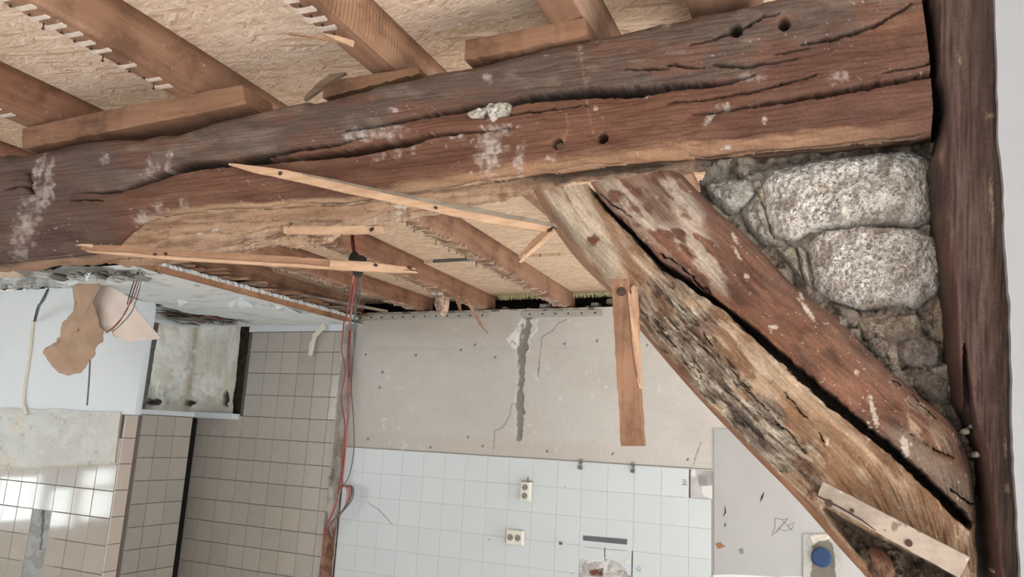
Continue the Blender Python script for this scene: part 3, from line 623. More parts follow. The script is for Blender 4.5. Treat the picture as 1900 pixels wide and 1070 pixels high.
BCR = [([(1075, 318), (1085, 332), (1110, 368), (1150, 410), (1185, 448), (1225, 490), (1275, 520), (1335, 562), (1400, 618), (1450, 660), (1530, 733), (1600, 790), (1660, 838), (1710, 885), (1760, 932), (1800, 975)], [2, 2.5, 3.5, 4, 4.5, 6, 5, 5, 8, 8, 11, 9, 8.5, 9, 9, 9], .07),
       ([(1115, 355), (1140, 380), (1170, 402)], [1, 2.5, 1], .02), ([(1225, 470), (1260, 493), (1300, 527), (1334, 557), (1411, 635), (1496, 715)], [1, 2, 3, 3, 2.5, 1], .03),
       ([(1250, 555), (1290, 600), (1330, 660), (1390, 720)], [1, 2, 2, 1], .015), ([(1360, 700), (1410, 748), (1460, 800), (1500, 850)], [1, 1.8, 1.8, 1], .015),
       ([(1440, 715), (1480, 758), (1520, 800), (1532, 830)], [1, 1.6, 1.6, 1], .012), ([(1300, 745), (1350, 800), (1400, 850)], [1, 2, 1], .012),
       ([(1210, 590), (1250, 640), (1300, 700)], [1, 2.2, 1], .018), ([(1660, 700), (1700, 740), (1740, 775)], [1, 2, 1], .015), ([(1765, 905), (1800, 935), (1820, 945)], [1, 3, 2], .02), ([(1690, 800), (1735, 835), (1770, 850)], [1, 3, 1], .015)]
left = tx < 118
cross, _ = pldist(BX, BY, BCR[0][0])
ra = np.array(BCR[0][0], float); yc = np.interp(BX, ra[:, 0], ra[:, 1]); isleft = BY > yc            # the weathered half lies below the split
rotm = np.maximum(blob(BX, BY, 1270, 640, 150, 70, .82, .35, 221), blob(BX, BY, 1400, 790, 190, 60, .82, .35, 222))
rotm = np.maximum(rotm, .6 * blob(BX, BY, 1220, 560, 60, 60, .8, .4, 223)) * isleft
dy = -0.006 * fibb * (1 + 3.2 * rotm) - 0.020 * und
dy += .012 * rotm * sstep(.45, .62, fbm(sx / 38, tx / 7, 224, 4))
dy += np.where(isleft, .008, 0)
dy += .045 * (1 - np.sqrt(np.clip(1 - (1 - np.clip((1 - T) / .12, 0, 1)) ** 2, 0, 1))) + .02 * (1 - np.sqrt(np.clip(1 - (1 - np.clip(T / .08, 0, 1)) ** 2, 0, 1)))
bcm = np.zeros_like(BX)
jx = (fbm(BX / 16, BY / 16, 231, 3) - .5) * 8; jy = (fbm(BX / 16, BY / 16, 232, 3) - .5) * 8
for pts, ws, dp in BCR:
    thin = 1.0 if pts is BCR[0][0] else .5; ja = 1.0 if thin == 1 else 1.7; d, wd = pldist(BX + jx * ja, BY + jy * ja, pts, ws); k = (1 - sstep(.6, 1.15, d / np.maximum(wd * thin, .7))) * (1 if thin == 1 else sstep(.3, .5, fbm(BX / 24, BY / 24, 235))); bcm = np.maximum(bcm, k); dy += dp * k
cav = polymask(BX, BY, [(1530, 945), (1610, 990), (1780, 1075), (1760, 1140), (1640, 1140), (1600, 1050)], 8); dy += cav * (.05 + .05 * (fbm(BX / 22, BY / 22, 233, 4) - .3))
ragg = polymask(BX, BY, [(1680, 745), (1720, 730), (1760, 790), (1770, 850), (1735, 840), (1690, 800)], 5); dy += ragg * .012 * (fbm(sx / 30, tx / 4, 234) + .2)
Pm = atY(BX, BY, YF); Pm[..., 1] += dy
# rounded, bark-side strip on the left
PL = []
for k in range(nl_):
    q = 1 - k / nl_; x = le[:, 0] * (1 - q) + lb[:, 0] * q; y = le[:, 1] * (1 - q) + lb[:, 1] * q
    PL.append(atY(x, y, YF + dy[:, 0] + .055 * q ** 1.3))
PL = np.array(PL).transpose(1, 0, 2)
PBk = []
ctr = Pm.mean(1)
for q, yy in ((0, .20), (.33, .205), (.66, .205), (1, .20)):
    a = PL[:, 0] * (1 - q) + Pm[:, -1] * q; a = a.copy(); a[:, 1] = YF + yy; a[:, 0] = a[:, 0] * .97 + ctr[:, 0] * .03; PBk.append(a)
PBk = np.array(PBk).transpose(1, 0, 2)[:, ::-1]
V = np.concatenate([PL, Pm, PBk], 1)                       # ring order: left strip, front, back (right to left)
n1, n2 = V.shape[:2]
def bracecol():
    X, Y = BX, BY; c = np.zeros(X.shape + (3,))
    redc = mix(np.zeros_like(c) + lin((128, 84, 64)), sstep(.42, .68, fbm(sx / 90, tx / 18, 241, 5)), (98, 66, 52))
    redc = mix(redc, sstep(.5, .75, fbm(sx / 60, tx / 12, 242, 4)) * .5, (156, 106, 78))
    tan = mix(np.zeros_like(c) + lin((176, 148, 118)), sstep(.4, .62, fbm(sx / 70, tx / 14, 243, 5)), (140, 104, 76))
    tan = mix(tan, sstep(.52, .7, fbm(sx / 45, tx / 8, 244, 5)) * .7, (200, 180, 154))
    c = np.where(isleft[..., None], tan, redc)
    wh = polymask(X, Y, [(1025, 345), (1075, 335), (1120, 400), (1165, 450), (1135, 520), (1060, 440), (1010, 360)], 14) * sstep(.3, .5, fbm(sx / 30, tx / 16, 245) + .12); c = mix(c, wh * .75, (196, 182, 160))
    bp = polymask(X, Y, [(1085, 345), (1130, 395), (1165, 470), (1205, 520), (1190, 590), (1160, 560), (1165, 500), (1135, 455), (1120, 420)], 8); c = mix(c, bp * .75, (140, 96, 62))
    c = mix(c, blob(X, Y, 1100, 444, 13, 13, 0, .35, 246, 8), (120, 72, 56))
    wr = polymask(X, Y, [(1110, 335), (1180, 325), (1235, 330), (1300, 420), (1350, 500), (1345, 545), (1290, 500), (1220, 450), (1150, 395)], 18) * sstep(.42, .58, fbm(sx / 34, tx / 15, 247, 5) + .06); c = mix(c, wr * .8, (196, 182, 164))
    wr2 = polymask(X, Y, [(1225, 335), (1262, 335), (1310, 400), (1300, 420), (1250, 380)], 8) * sstep(.35, .5, fbm(sx / 20, tx / 10, 248)); c = mix(c, wr2 * .6, (206, 196, 182))
    c = mix(c, polymask(X, Y, [(1150, 325), (1215, 322), (1240, 360), (1262, 420), (1220, 415), (1180, 370)], 10) * .7, (116, 76, 60))
    pa = rotm * sstep(.36, .52, fbm(sx / 55, tx / 16, 249, 4)); c = mix(c, pa * .8, (192, 182, 166))
    c = mix(c, rotm * sstep(.50, .66, fbm(sx / 40, tx / 12, 250, 5)) * .7, (134, 112, 94))
    ln = np.abs(fbm(sx / 75 + (fbm(sx / 20, tx / 12, 256) - .5) * .5, tx / 9, 257, 4) - .5); c = mix(c, rotm * sstep(.028, .008, ln) * .8, (70, 54, 46))
    ln2 = np.abs(fbm(sx / 50, tx / 6, 258, 4) - .46); c = mix(c, rotm * sstep(.02, .006, ln2) * .6, (84, 64, 52))
    c = mix(c, blob(X, Y, 1262, 512, 48, 24, .7, .5, 251) * .55, (84, 72, 66)); c = mix(c, blob(X, Y, 1310, 605, 26, 40, .5, .4, 259) * .6, (128, 84, 66)); c = mix(c, blob(X, Y, 1385, 785, 60, 20, .82, .5, 252) * .55, (92, 80, 74)); c = mix(c, blob(X, Y, 1290, 665, 60, 9, .85, .5, 253) * .5, (84, 66, 56))
    br = polymask(X, Y, [(1440, 720), (1530, 770), (1640, 860), (1740, 960), (1760, 1010), (1600, 930), (1500, 870)], 25) * sstep(.35, .55, fbm(sx / 60, tx / 18, 253)) * isleft; c = mix(c, br * .7, (150, 108, 70))
    c = mix(c, polymask(X, Y, [(1560, 900), (1640, 870), (1760, 960), (1790, 1040), (1700, 1010)], 18) * isleft * .6, (120, 86, 60))
    pl_, _ = pldist(X, Y + 14, BCR[0][0]); c = mix(c, np.exp(-(pl_ / 10) ** 2) * isleft * sstep(1380, 1450, X) * .7, (204, 164, 118))
    lg = polymask(X, Y, [(1640, 790), (1690, 800), (1760, 860), (1815, 900), (1815, 980), (1760, 920), (1700, 870)], 14) * ~isleft; c = mix(c, lg * .75, (132, 118, 104))
    c = mix(c, ragg * sstep(.4, .6, fbm(sx / 40, tx / 4, 254)) * .8, (172, 148, 122))
    rd = blob(X, Y, 1480, 700, 230, 26, .80, .3, 255) * ~isleft; c = mix(c, rd * .35, (150, 84, 50))
    edge = sstep(.8, .93, T + 0 * X) * ~isleft; c = mix(c, edge * .4, (100, 84, 74))
    for (cx, cy, rx, ry, a) in ((1362, 440, 4, 15, -.5), (1368, 470, 4, 18, -.5), (1385, 512, 7, 6, 0), (1435, 606, 12, 4, .15), (1498, 575, 5, 30, -.62), (1485, 545, 4, 14, -.4), (1440, 670, 4, 8, 0), (1620, 760, 6, 40, -.25), (1612, 800, 6, 20, 0), (1590, 690, 5, 8, 0), (1680, 830, 8, 30, -.2), (1570, 770, 4, 10, 0), (1535, 820, 3, 10, .3)):
        c = mix(c, blob(X, Y, cx, cy, rx, ry, a, .45, 260 + cx % 37) * .8, (206, 196, 180))
    sp = sstep(.82, .86, fbm(X / 6, Y / 6, 265, 2)); c = mix(c, sp * .5, (210, 200, 186))
    c = mix(c, bcm * .96, (22, 17, 15)); c = mix(c, cav * .8, (74, 60, 50)); c = mix(c, cav * sstep(.55, .7, fbm(X / 14, Y / 14, 266)) * .7, (112, 96, 80))
    return c * np.array([.92, .89, .88])
cf = bracecol()
cl = np.zeros((ns, nl_, 3)) + lin((172, 118, 84)); sq = np.arange(ns)[:, None] + np.zeros((1, nl_)); cl = mix(cl, sstep(.4, .65, fbm(sq / 12, np.arange(nl_)[None] / 2 + sq * 0, 267)) * .6, (138, 88, 62))
cl = mix(cl, sstep(190, 90, sq) * .5, (160, 128, 100))
cbk = np.zeros((ns, 4, 3)) + lin((110, 80, 62))
brace = empty('timber_brace', (float(V[..., 0].mean()), YF + .1, 0.9), 'weathered split diagonal brace running from the beam down to the dark post', 'brace')
mesh_np('brace_body', V.transpose(1, 0, 2).reshape(-1, 3), gridq(n2, n1, wrap=True)[:, ::-1], M['brace'], brace, True, np.concatenate([cl, cf, cbk], 1).transpose(1, 0, 2).reshape(-1, 3))
# rust-coloured broken chunk in the eaten-out foot of the brace
def stone(name, outline, y, depth, col1, col2, mat, parent, seed, rough=.004, rings=26, na=110, dome=4.0, spots=None):
    """outline in photo px at distance y: a lump whose front bulges towards the room"""
    o = np.array(outline, float); d = np.r_[0, np.cumsum(np.hypot(*np.diff(np.vstack([o, o[:1]]), axis=0).T))]
    oc = np.vstack([o, o[:1]]); t = np.linspace(0, d[-1], na, endpoint=False); ox = np.interp(t, d, oc[:, 0]); oy = np.interp(t, d, oc[:, 1])
    for _ in range(2): ox = (np.roll(ox, 1) + 2 * ox + np.roll(ox, -1)) / 4; oy = (np.roll(oy, 1) + 2 * oy + np.roll(oy, -1)) / 4
    cx, cy = ox.mean(), oy.mean(); r = np.linspace(0.0, 1, rings) ** .6
    X = cx + (ox - cx) * r[:, None]; Y = cy + (oy - cy) * r[:, None]
    n = (fbm(X / 7, Y / 7, seed, 4) - .5) * 2.6 * rough + (fbm(X / 34, Y / 34, seed + 3, 3) - .5) * 4.5 * rough
    pr = (1 - r ** dome) ** .5
    yy = y - depth * pr[:, None] + n * (0.35 + .65 * pr[:, None])
    P = atY(X, Y, y); P[..., 1] = yy
    Pk = P[-1].copy(); Pk[:, 1] = y + .03
    V = np.concatenate([P.reshape(-1, 3), Pk], 0)
    m = fbm(X / 12, Y / 12, seed + 7, 5); c = mix(np.zeros(X.shape + (3,)) + lin(col1), sstep(.35, .65, m), col2)
    ridge = np.abs(fbm(X / 4.6, Y / 4.2, seed + 9, 2) - .5); pit = np.maximum(sstep(.07, .02, ridge) * .8, sstep(.64, .70, fbm(X / 5, Y / 5, seed + 10, 3))); c = mix(c, pit * .55, (108, 97, 88)); V[:rings * na, 1] += (pit * rough * .5).ravel()
    if spots: c = mix(c, sstep(.58, .7, fbm(X / 26, Y / 26, seed + 12, 4)) * .6, spots)
    C = np.concatenate([c.reshape(-1, 3), c[-1]], 0)
    F = []
    for i in range(rings + 1 - 1):
        a = i * na; b = (i + 1) * na
        for k in range(na): F.append((a + k, b + k, b + (k + 1) % na, a + (k + 1) % na))
    return mesh_np(name, V, np.array(F)[:, ::-1], mat, parent, True, C)
stone('broken_chunk', [(1612, 1020), (1630, 1015), (1655, 1040), (1662, 1066), (1640, 1075), (1620, 1050)], 1.26, .03, (150, 100, 70), (120, 76, 54), M['stone'], brace, 301, .003, 12, 40)
stone('broken_chunk', [(1690, 1020), (1700, 1012), (1712, 1016), (1704, 1028)], 1.25, .015, (150, 140, 128), (120, 110, 100), M['stone'], brace, 305, .002, 8, 24)

# ------------------------------------------------------------------ the post
LP = [(1722, -40), (1728, -10), (1735, 60), (1742, 118), (1753, 190), (1748, 240), (1732, 280), (1738, 330), (1746, 400), (1755, 480), (1765, 600), (1775, 680), (1786, 740), (1808, 790), (1826, 830), (1837, 900), (1848, 1000), (1858, 1120)]
RP = [(1842, -40), (1845, 0), (1848, 60), (1851, 150), (1853, 260), (1860, 330), (1864, 450), (1870, 520), (1874, 560), (1875, 640), (1878, 700), (1878, 800), (1884, 900), (1890, 1000), (1896, 1120)]
nz, nc = 300, 60
yl = np.linspace(-40, 1120, nz); xl = interp([(b_, a_) for a_, b_ in LP], yl) + (fbm(yl / 18, yl * 0, 311) - .5) * 5; xr_ = interp([(b_, a_) for a_, b_ in RP], yl) + 16
Q = np.linspace(0, 1, nc); X = xl[:, None] * (1 - Q) + xr_[:, None] * Q; Yp = yl[:, None] + 0 * X
YP = 1.205
dy = -.010 * (fbm(X / 25, Yp / 160, 312, 4) - .5) - .003 * (fbm(X / 3, Yp / 90, 313, 4) - .5) * 2 + .03 * (1 - np.sqrt(np.clip(1 - (1 - np.clip(Q / .12, 0, 1)) ** 2, 0, 1)))
grv, wd = pldist(X, Yp, [(1790, 640), (1793, 700), (1800, 760), (1812, 820)], [2, 6, 8, 6]); g = 1 - sstep(.5, 1.2, grv / wd); dy += .03 * g
Pp = atY(X, Yp, YP); Pp[..., 1] += dy
back = np.stack([Pp[:, -1] + [0, .2, 0], Pp[:, 0] + [-.005, .2, 0], Pp[:, 0] + [-.003, .1, 0]], 1); back[:, 0, 1] = YP + .2; back[:, 1, 1] = YP + .2
V = np.concatenate([Pp, back], 1)
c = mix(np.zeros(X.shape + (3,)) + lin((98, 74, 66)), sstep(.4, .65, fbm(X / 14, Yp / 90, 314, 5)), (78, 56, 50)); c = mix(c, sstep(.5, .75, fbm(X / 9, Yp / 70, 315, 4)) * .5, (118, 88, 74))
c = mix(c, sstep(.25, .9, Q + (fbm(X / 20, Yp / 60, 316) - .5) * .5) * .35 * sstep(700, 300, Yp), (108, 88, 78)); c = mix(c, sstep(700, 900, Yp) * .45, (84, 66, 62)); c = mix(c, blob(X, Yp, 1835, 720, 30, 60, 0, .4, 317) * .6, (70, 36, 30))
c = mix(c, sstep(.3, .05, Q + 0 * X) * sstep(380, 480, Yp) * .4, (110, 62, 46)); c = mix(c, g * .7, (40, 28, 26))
for (cx, cy, rx, ry) in ((1838, 215, 10, 8), (1842, 400, 4, 40), (1838, 360, 4, 30), (1780, 112, 6, 8), (1866, 830, 4, 20), (1868, 905, 6, 10)): c = mix(c, blob(X, Yp, cx, cy, rx, ry, 0, .5, 318) * .6, (170, 148, 122))
cb = np.zeros((nz, 3, 3)) + lin((70, 48, 40))
post = empty('timber_post', (float(V[..., 0].mean()), YP + .1, 0.55), 'dark upright post at the right edge beside the cool white wall', 'post')
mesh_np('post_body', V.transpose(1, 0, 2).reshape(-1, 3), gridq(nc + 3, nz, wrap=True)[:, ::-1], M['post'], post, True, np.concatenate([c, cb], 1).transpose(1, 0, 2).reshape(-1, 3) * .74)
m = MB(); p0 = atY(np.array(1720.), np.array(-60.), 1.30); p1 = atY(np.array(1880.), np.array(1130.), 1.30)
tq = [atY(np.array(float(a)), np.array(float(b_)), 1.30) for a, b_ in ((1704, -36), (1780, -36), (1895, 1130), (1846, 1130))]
m.hexa([tuple(q) for q in tq], [(q[0], 1.39, q[2]) for q in tq]); m.build('shadow_filler', M['shade_black'], post)  # black filler added to darken the gap between beam end and post

# white plastered wall beyond the post (same line as the timber frame)
m = MB(); ys = np.linspace(-80, 1140, 60); ex = interp([(b_, a_) for a_, b_ in RP], ys) + (fbm(ys / 10, ys * 0, 321, 4) - .5) * 5
pe = atY(ex, ys, 1.185)
vv = []; ff = []
for p in pe: vv += [(p[0], 1.185, p[2]), (2.99, 1.185, p[2]), (p[0] + .004, 1.30, p[2]), (2.99, 1.30, p[2])]
for i in range(len(pe) - 1):
    a = 4 * i; b_ = a + 4; ff += [(a, b_, b_ + 1, a + 1), (a + 2, b_ + 2, b_, a), (a + 3, b_ + 3, b_ + 2, a + 2)]
o = mesh_np('wall_front', vv, ff, M['white_wall']); o['kind'] = 'structure'; o['label'] = 'cool white plastered wall right of the dark post'

# ------------------------------------------------------------------ rubble stone infill between beam, brace and post
inf = empty('wall_infill', (0.02, 1.34, 1.6), 'rubble stone infill between beam, brace and post', None); inf['kind'] = 'structure'
gx, gy = np.meshgrid(np.linspace(1284, 1850, 230), np.linspace(262, 1000, 290))
ok = (gx > 1296 + 34 * (fbm(gx / 14, gy / 14, 339, 3) - .5) + np.clip(352 - gy, 0, 40) * .3) & (gy < np.interp(gx, [1262, 1310, 1400, 1470, 1560, 1640, 1700, 1780, 1850], [338, 410, 490, 565, 640, 715, 770, 840, 1000]) + 20)
h = (fbm(gx / 30, gy / 30, 331, 5) - .5); bl = np.abs(vn(gx / 26, gy / 24, 332) - .5)
P = atY(gx, gy, 1.325); P[..., 1] += -h * .045 + .02 * sstep(.12, 0, bl) * sstep(540, 580, gy) - .015 * sstep(560, 600, gy) - (fbm(gx / 6, gy / 6, 333, 3) - .5) * .006
c = mix(np.zeros(gx.shape + (3,)) + lin((172, 158, 144)), sstep(.4, .65, fbm(gx / 22, gy / 22, 334, 5)), (130, 114, 102)); c = mix(c, sstep(.56, .66, fbm(gx / 12, gy / 12, 335, 4)) * .6, (76, 64, 58)); c = mix(c, sstep(.6, .7, fbm(gx / 16, gy / 16, 336, 4)) * .5, (186, 176, 164))
q = gridq(*gx.shape); okq = ok.ravel()[q].all(1)
used = np.unique(q[okq]); remap = np.full(gx.size, -1); remap[used] = np.arange(len(used))
mesh_np('mortar_bed', P.reshape(-1, 3)[used], remap[q[okq]], M['stone'], inf, True, c.reshape(-1, 3)[used])
g1, g2 = (212, 203, 193), (232, 226, 218)
STN = [([(1416, 350), (1432, 324), (1500, 306), (1600, 296), (1690, 290), (1722, 306), (1732, 350), (1730, 405), (1690, 424), (1640, 418), (1560, 424), (1512, 432), (1470, 446), (1436, 438), (1424, 395)], .045, g1, g2, .0055, 80, 300),
       ([(1504, 456), (1530, 436), (1600, 428), (1690, 432), (1734, 448), (1746, 500), (1742, 538), (1702, 570), (1650, 566), (1600, 574), (1550, 560), (1516, 540), (1506, 500)], .05, (214, 205, 197), (234, 228, 222), .006, 80, 300),
       ([(1312, 350), (1340, 342), (1392, 338), (1402, 360), (1384, 392), (1352, 398), (1326, 378)], .04, (150, 148, 138), (180, 176, 166), .0045, 20, 70),
       ([(1378, 400), (1408, 362), (1420, 396), (1430, 438), (1444, 458), (1416, 452), (1392, 430)], .035, (156, 150, 136), (182, 176, 164), .004, 18, 60),
       ([(1440, 464), (1476, 460), (1490, 496), (1490, 522), (1466, 496)], .03, (146, 138, 116), (170, 162, 142), .004, 16, 50),
       ([(1480, 458), (1496, 470), (1506, 534), (1494, 528), (1486, 500)], .035, (158, 148, 134), (180, 170, 154), .003, 14, 44),
       ([(1404, 350), (1418, 352), (1422, 392), (1410, 378)], .03, (158, 142, 116), (182, 166, 138), .003, 12, 36),
       ([(1722, 340), (1742, 330), (1748, 372), (1742, 425), (1730, 432), (1724, 400)], .05, (176, 158, 130), (200, 184, 156), .003, 14, 50),
       ([(1584, 592), (1640, 582), (1690, 590), (1702, 618), (1680, 640), (1620, 622), (1596, 616)], .03, (150, 132, 116), (176, 160, 142), .005, 18, 60),
       ([(1660, 592), (1700, 586), (1712, 612), (1700, 628), (1672, 620)], .045, (160, 142, 124), (186, 170, 150), .004, 16, 50),
       ([(1606, 624), (1640, 626), (1660, 650), (1640, 668), (1612, 650)], .03, (138, 124, 112), (166, 152, 138), .005, 14, 46),
       ([(1668, 634), (1720, 626), (1748, 650), (1740, 680), (1690, 682), (1664, 660)], .035, (134, 120, 112), (164, 150, 140), .005, 18, 56),
       ([(1636, 672), (1664, 664), (1672, 690), (1656, 700)], .03, (160, 148, 134), (184, 172, 158), .004, 12, 40),
       ([(1690, 690), (1740, 686), (1764, 712), (1758, 748), (1716, 740), (1692, 716)], .03, (126, 110, 100), (150, 136, 124), .005, 16, 50),
       ([(1726, 575), (1750, 545), (1760, 600), (1752, 640), (1730, 620)], .03, (160, 138, 114), (182, 160, 136), .004, 14, 46),
       ([(1545, 566), (1590, 578), (1604, 600), (1580, 606), (1556, 590)], .025, (140, 126, 112), (164, 150, 136), .004, 12, 40),
       ([(1740, 752), (1772, 752), (1792, 790), (1770, 800)], .02, (118, 104, 96), (140, 126, 116), .004, 12, 36),
       ([(1696, 740), (1730, 746), (1744, 770), (1720, 770)], .02, (126, 112, 102), (150, 136, 124), .004, 12, 36)]
for i, (o_, dp, a_, b_, rg_, rn, na_) in enumerate(STN):
    oc_ = np.mean(o_, 0); o_ = [(oc_[0] + (p[0] - oc_[0]) * (1.03 if i < 2 else 1.1), oc_[1] + (p[1] - oc_[1]) * (1.05 if i < 2 else 1.1)) for p in o_]
    stone('stone', o_, 1.325, dp, a_, b_, M['stone'], inf, 340 + i * 5, rg_, rn, na_, 4.0 if na_ > 100 else 2.6, (150, 132, 116) if i < 2 else None)
for (cx, cy, r) in ((1809, 789, 11), (1812, 843, 8), (1792, 800, 8), (1848, 1058, 8)):
    o = stone('loose_stone', [(cx + r * math.cos(a) * (1 + .2 * math.sin(3 * a)), cy + r * .8 * math.sin(a)) for a in np.linspace(0, 2 * math.pi, 12, endpoint=False)], 1.25, .014, (168, 156, 140), (190, 180, 164), M['stone'], None, 450 + cx, .002, 8, 24, 2.4)
    tag(o, {1809: 'pale pebble lodged at the top of the gap between brace foot and post', 1812: 'small greenish pebble below the pale one in the gap by the post', 1792: 'flat pebble touching the brace edge left of the gap', 1848: 'pebble in the dark gap at the bottom right corner'}[cx], 'stone')

# ------------------------------------------------------------------ far wall of the next room
wb = empty('wall_back', (-1.6, YW, 0.0), 'far wall with white tiles, cream plaster and taupe tiles', None); wb['kind'] = 'structure'
m = MB(); m.box(-3.93, 3.0, YW + .012, YW + .35, 0, ZJ - .004); m.box(-6.2, -3.93, YW + .012, YW + .35, 0, CZ + .03); m.build('masonry', M['mortar'], wb)
m = MB(); m.box(-6.2, 3.0, YW + .36, YW + .5, 0, ZO + .05); m.build('dark_masonry', M['dark'], wb)
# cream plaster with the chased slot
xs_ = np.arange(-3.02, 0.92, .0062); zs_ = np.arange(-.118, .772, .0062)
GX, GZ = np.meshgrid(xs_, zs_)
cc = np.stack([GX, np.full_like(GX, YW), GZ], -1) @ RM
PXX = 950 + F * cc[..., 0] / cc[..., 2]; PYY = 535 + F * cc[..., 1] / cc[..., 2]
dy = -.003 * (fbm(GX * 2.2, GZ * 2.2, 401, 3) - .5) - .0012 * (fbm(GX * 20, GZ * 20, 402, 3) - .5)
jx = (fbm(PXX / 7, PYY / 9, 403, 4) - .5) * 11
SL = ([(976, 584), (974, 612), (968, 640), (967, 668), (966, 690), (965, 720), (962, 750), (965, 780), (963, 800), (961, 814)], [9, 9, 9, 8, 6.5, 6, 6, 6, 5.5, 3])
d, wd = pldist(PXX + jx, PYY, *SL); slot = 1 - sstep(.75, 1.1, d / wd); sd_ = PXX - np.interp(PYY, [p[1] for p in SL[0]], [p[0] for p in SL[0]]); dy += slot * (.012 + .03 * sstep(-1, 3, sd_))
SL2 = ([(978, 600), (972, 625), (968, 645)], [17, 15, 10]); d2, w2 = pldist(PXX + 1.6 * jx, PYY, *SL2); rag = (1 - sstep(.8, 1.0, d2 / w2)); dy += .008 * rag * (1 - slot)
hair = np.zeros_like(GX)
for pts in ([(964, 748), (948, 750), (946, 770), (932, 792), (917, 800), (915, 832)], [(1050, 592), (1034, 600), (1026, 612), (1006, 624), (1001, 660), (998, 700)], [(960, 640), (950, 632), (945, 640)], [(1286, 862), (1292, 840), (1300, 820)]):
    dd, _ = pldist(PXX + jx * .4, PYY, pts); hair = np.maximum(hair, 1 - sstep(.5, 1.3, dd))
pts_h = [(682, 814), (798, 829), (895, 827), (1014, 837), (1136, 841), (855, 648), (771, 658), (1047, 637), (1107, 632), (709, 690), (678, 657), (918, 662), (881, 639), (1275, 852), (1200, 640), (868, 810), (704, 718)]
hol = np.zeros_like(GX)
for (hx, hy) in pts_h: hol = np.maximum(hol, 1 - sstep(1.0, 2.6, np.hypot(PXX - hx, PYY - hy)))
dy += .003 * hair + .01 * hol
peel = polymask(PXX + jx, PYY + jx, [(966, 590), (998, 592), (997, 616), (984, 630), (978, 655), (972, 640), (976, 612)], 2) ; peel2 = polymask(PXX + jx, PYY, [(940, 628), (958, 608), (962, 640), (955, 648), (943, 640)], 2)
P = np.stack([GX, YW + dy - .004 * peel - .003 * peel2, GZ + CZ], -1)
c = mix(np.zeros(GX.shape + (3,)) + lin((200, 198, 194)), sstep(900, 1250, PXX) * .75, (208, 206, 201)); c = mix(c, sstep(.4, .7, fbm(GX * 1.6, GZ * 3, 404, 4)) * .35, (186, 178, 168))
tb = sstep(800, 826, PYY + (PXX - 900) * -.05) * sstep(1230, 1050, PXX); c = mix(c, tb * .35, (190, 178, 166))
c = mix(c, sstep(6, 0, np.abs(PYY - 646)) * sstep(660, 700, PXX) * sstep(1085, 1060, PXX) * .3 * sstep(.35, .55, fbm(GX * 3, GZ * 20, 405)), (170, 166, 162))
c = mix(c, sstep(640, 600, PYY) * .3 * sstep(970, 940, PXX), (176, 160, 138))
c = mix(c, rag * .8, (214, 214, 212)); c = mix(c, slot, (176, 176, 176)); c = mix(c, slot * sstep(0, 3, sd_ + jx * .3) * .8, (104, 98, 94))
c = mix(c, np.maximum(peel, peel2), (222, 222, 218)); c = mix(c, hair * .7, (130, 124, 118)); c = mix(c, hol * .85, (70, 64, 60))
sp = sstep(.80, .84, fbm(GX * 26, GZ * 26, 406, 2)) * sstep(.45, .6, fbm(GX * 3, GZ * 3, 407)); c = mix(c, sp * .5, (222, 220, 214))
mesh_np('plaster_layer', P.reshape(-1, 3), gridq(*GX.shape), M['plaster'], wb, True, c.reshape(-1, 3))
# nailed grey edge strip along the top of the plaster
rg = random.Random(3)
a0 = atY(np.array(655.), np.array(599.), YW - .01); a1 = atY(np.array(1150.), np.array(590.), YW - .01)
for x0, x1 in ((-3.02, -2.02), (-1.80, -1.30)):
    m = MB(); m.box(x0, x1, YW - .012, YW + .003, CZ + .715, CZ + .752); es = m.build('edge_strip', plain('grey_edge_strip', (176, 172, 164), .85, .1, 30), wb)
    x = x0 + .05
    while x < x1:
        n = MB(); n.tube([(x, YW - .012, CZ + .733), (x, YW - .015, CZ + .733)], .006, 6); n.build('nail', M['nail'], es); x += .082
for i in range(16):                                        # torn plaster edge and debris left on the wall head
    x = -2.95 + i * .105 + rg.uniform(-.03, .03); m = MB(); wdt = rg.uniform(.02, .06); h = rg.uniform(.008, .02)
    m.hexa([(x, YW - .02, ZJ - .02), (x + wdt, YW - .025, ZJ - .02), (x + wdt, YW + .1, ZJ - .01), (x, YW + .1, ZJ - .01)], [(x + .004, YW - .004, ZJ - .02 + h), (x + wdt - .006, YW - .01, ZJ - .02 + h * .7), (x + wdt, YW + .1, ZJ - .01 + h), (x, YW + .1, ZJ - .01 + h)])
    m.build('plaster_crumb', M['limechunk' if i % 3 else 'mortar'], wb)
# foam fringe under the far edge of the boards
m = MB()
for i in range(130):
    x = -2.0 + i * .0092; h = rg.uniform(.012, .034); m.tube([(x, YW + .08, ZO + .0), (x + rg.uniform(-.003, .003), YW + .07, ZO - .014 - h * .6), (x, YW + .08, ZO - .014 - h)], [.006, .0065, .002], 5)
o = m.build('foam_fringe', M['foam'], wb); o['kind'] = 'stuff'
for (px_, py_, s) in ((1010, 568, .045), (1019, 566, .03), (1105, 566, .05), (1135, 560, .06), (1165, 559, .05), (1092, 570, .03), (938, 572, .03), (1195, 566, .06)):
    p = atY(np.array(float(px_)), np.array(float(py_)), YW + .03)
    o = stone('stone', [(px_ - s * 180, py_ + 4), (px_ - s * 150, py_ - s * 90), (px_ + s * 100, py_ - s * 100), (px_ + s * 190, py_ - 1), (px_ + s * 150, py_ + 5)], YW + .04, .03, (140, 134, 126) if px_ != 1010 else (206, 202, 196), (100, 94, 90) if px_ not in (1010, 1019) else (180, 176, 168), M['stone'], wb, 420 + px_, .004, 8, 24)

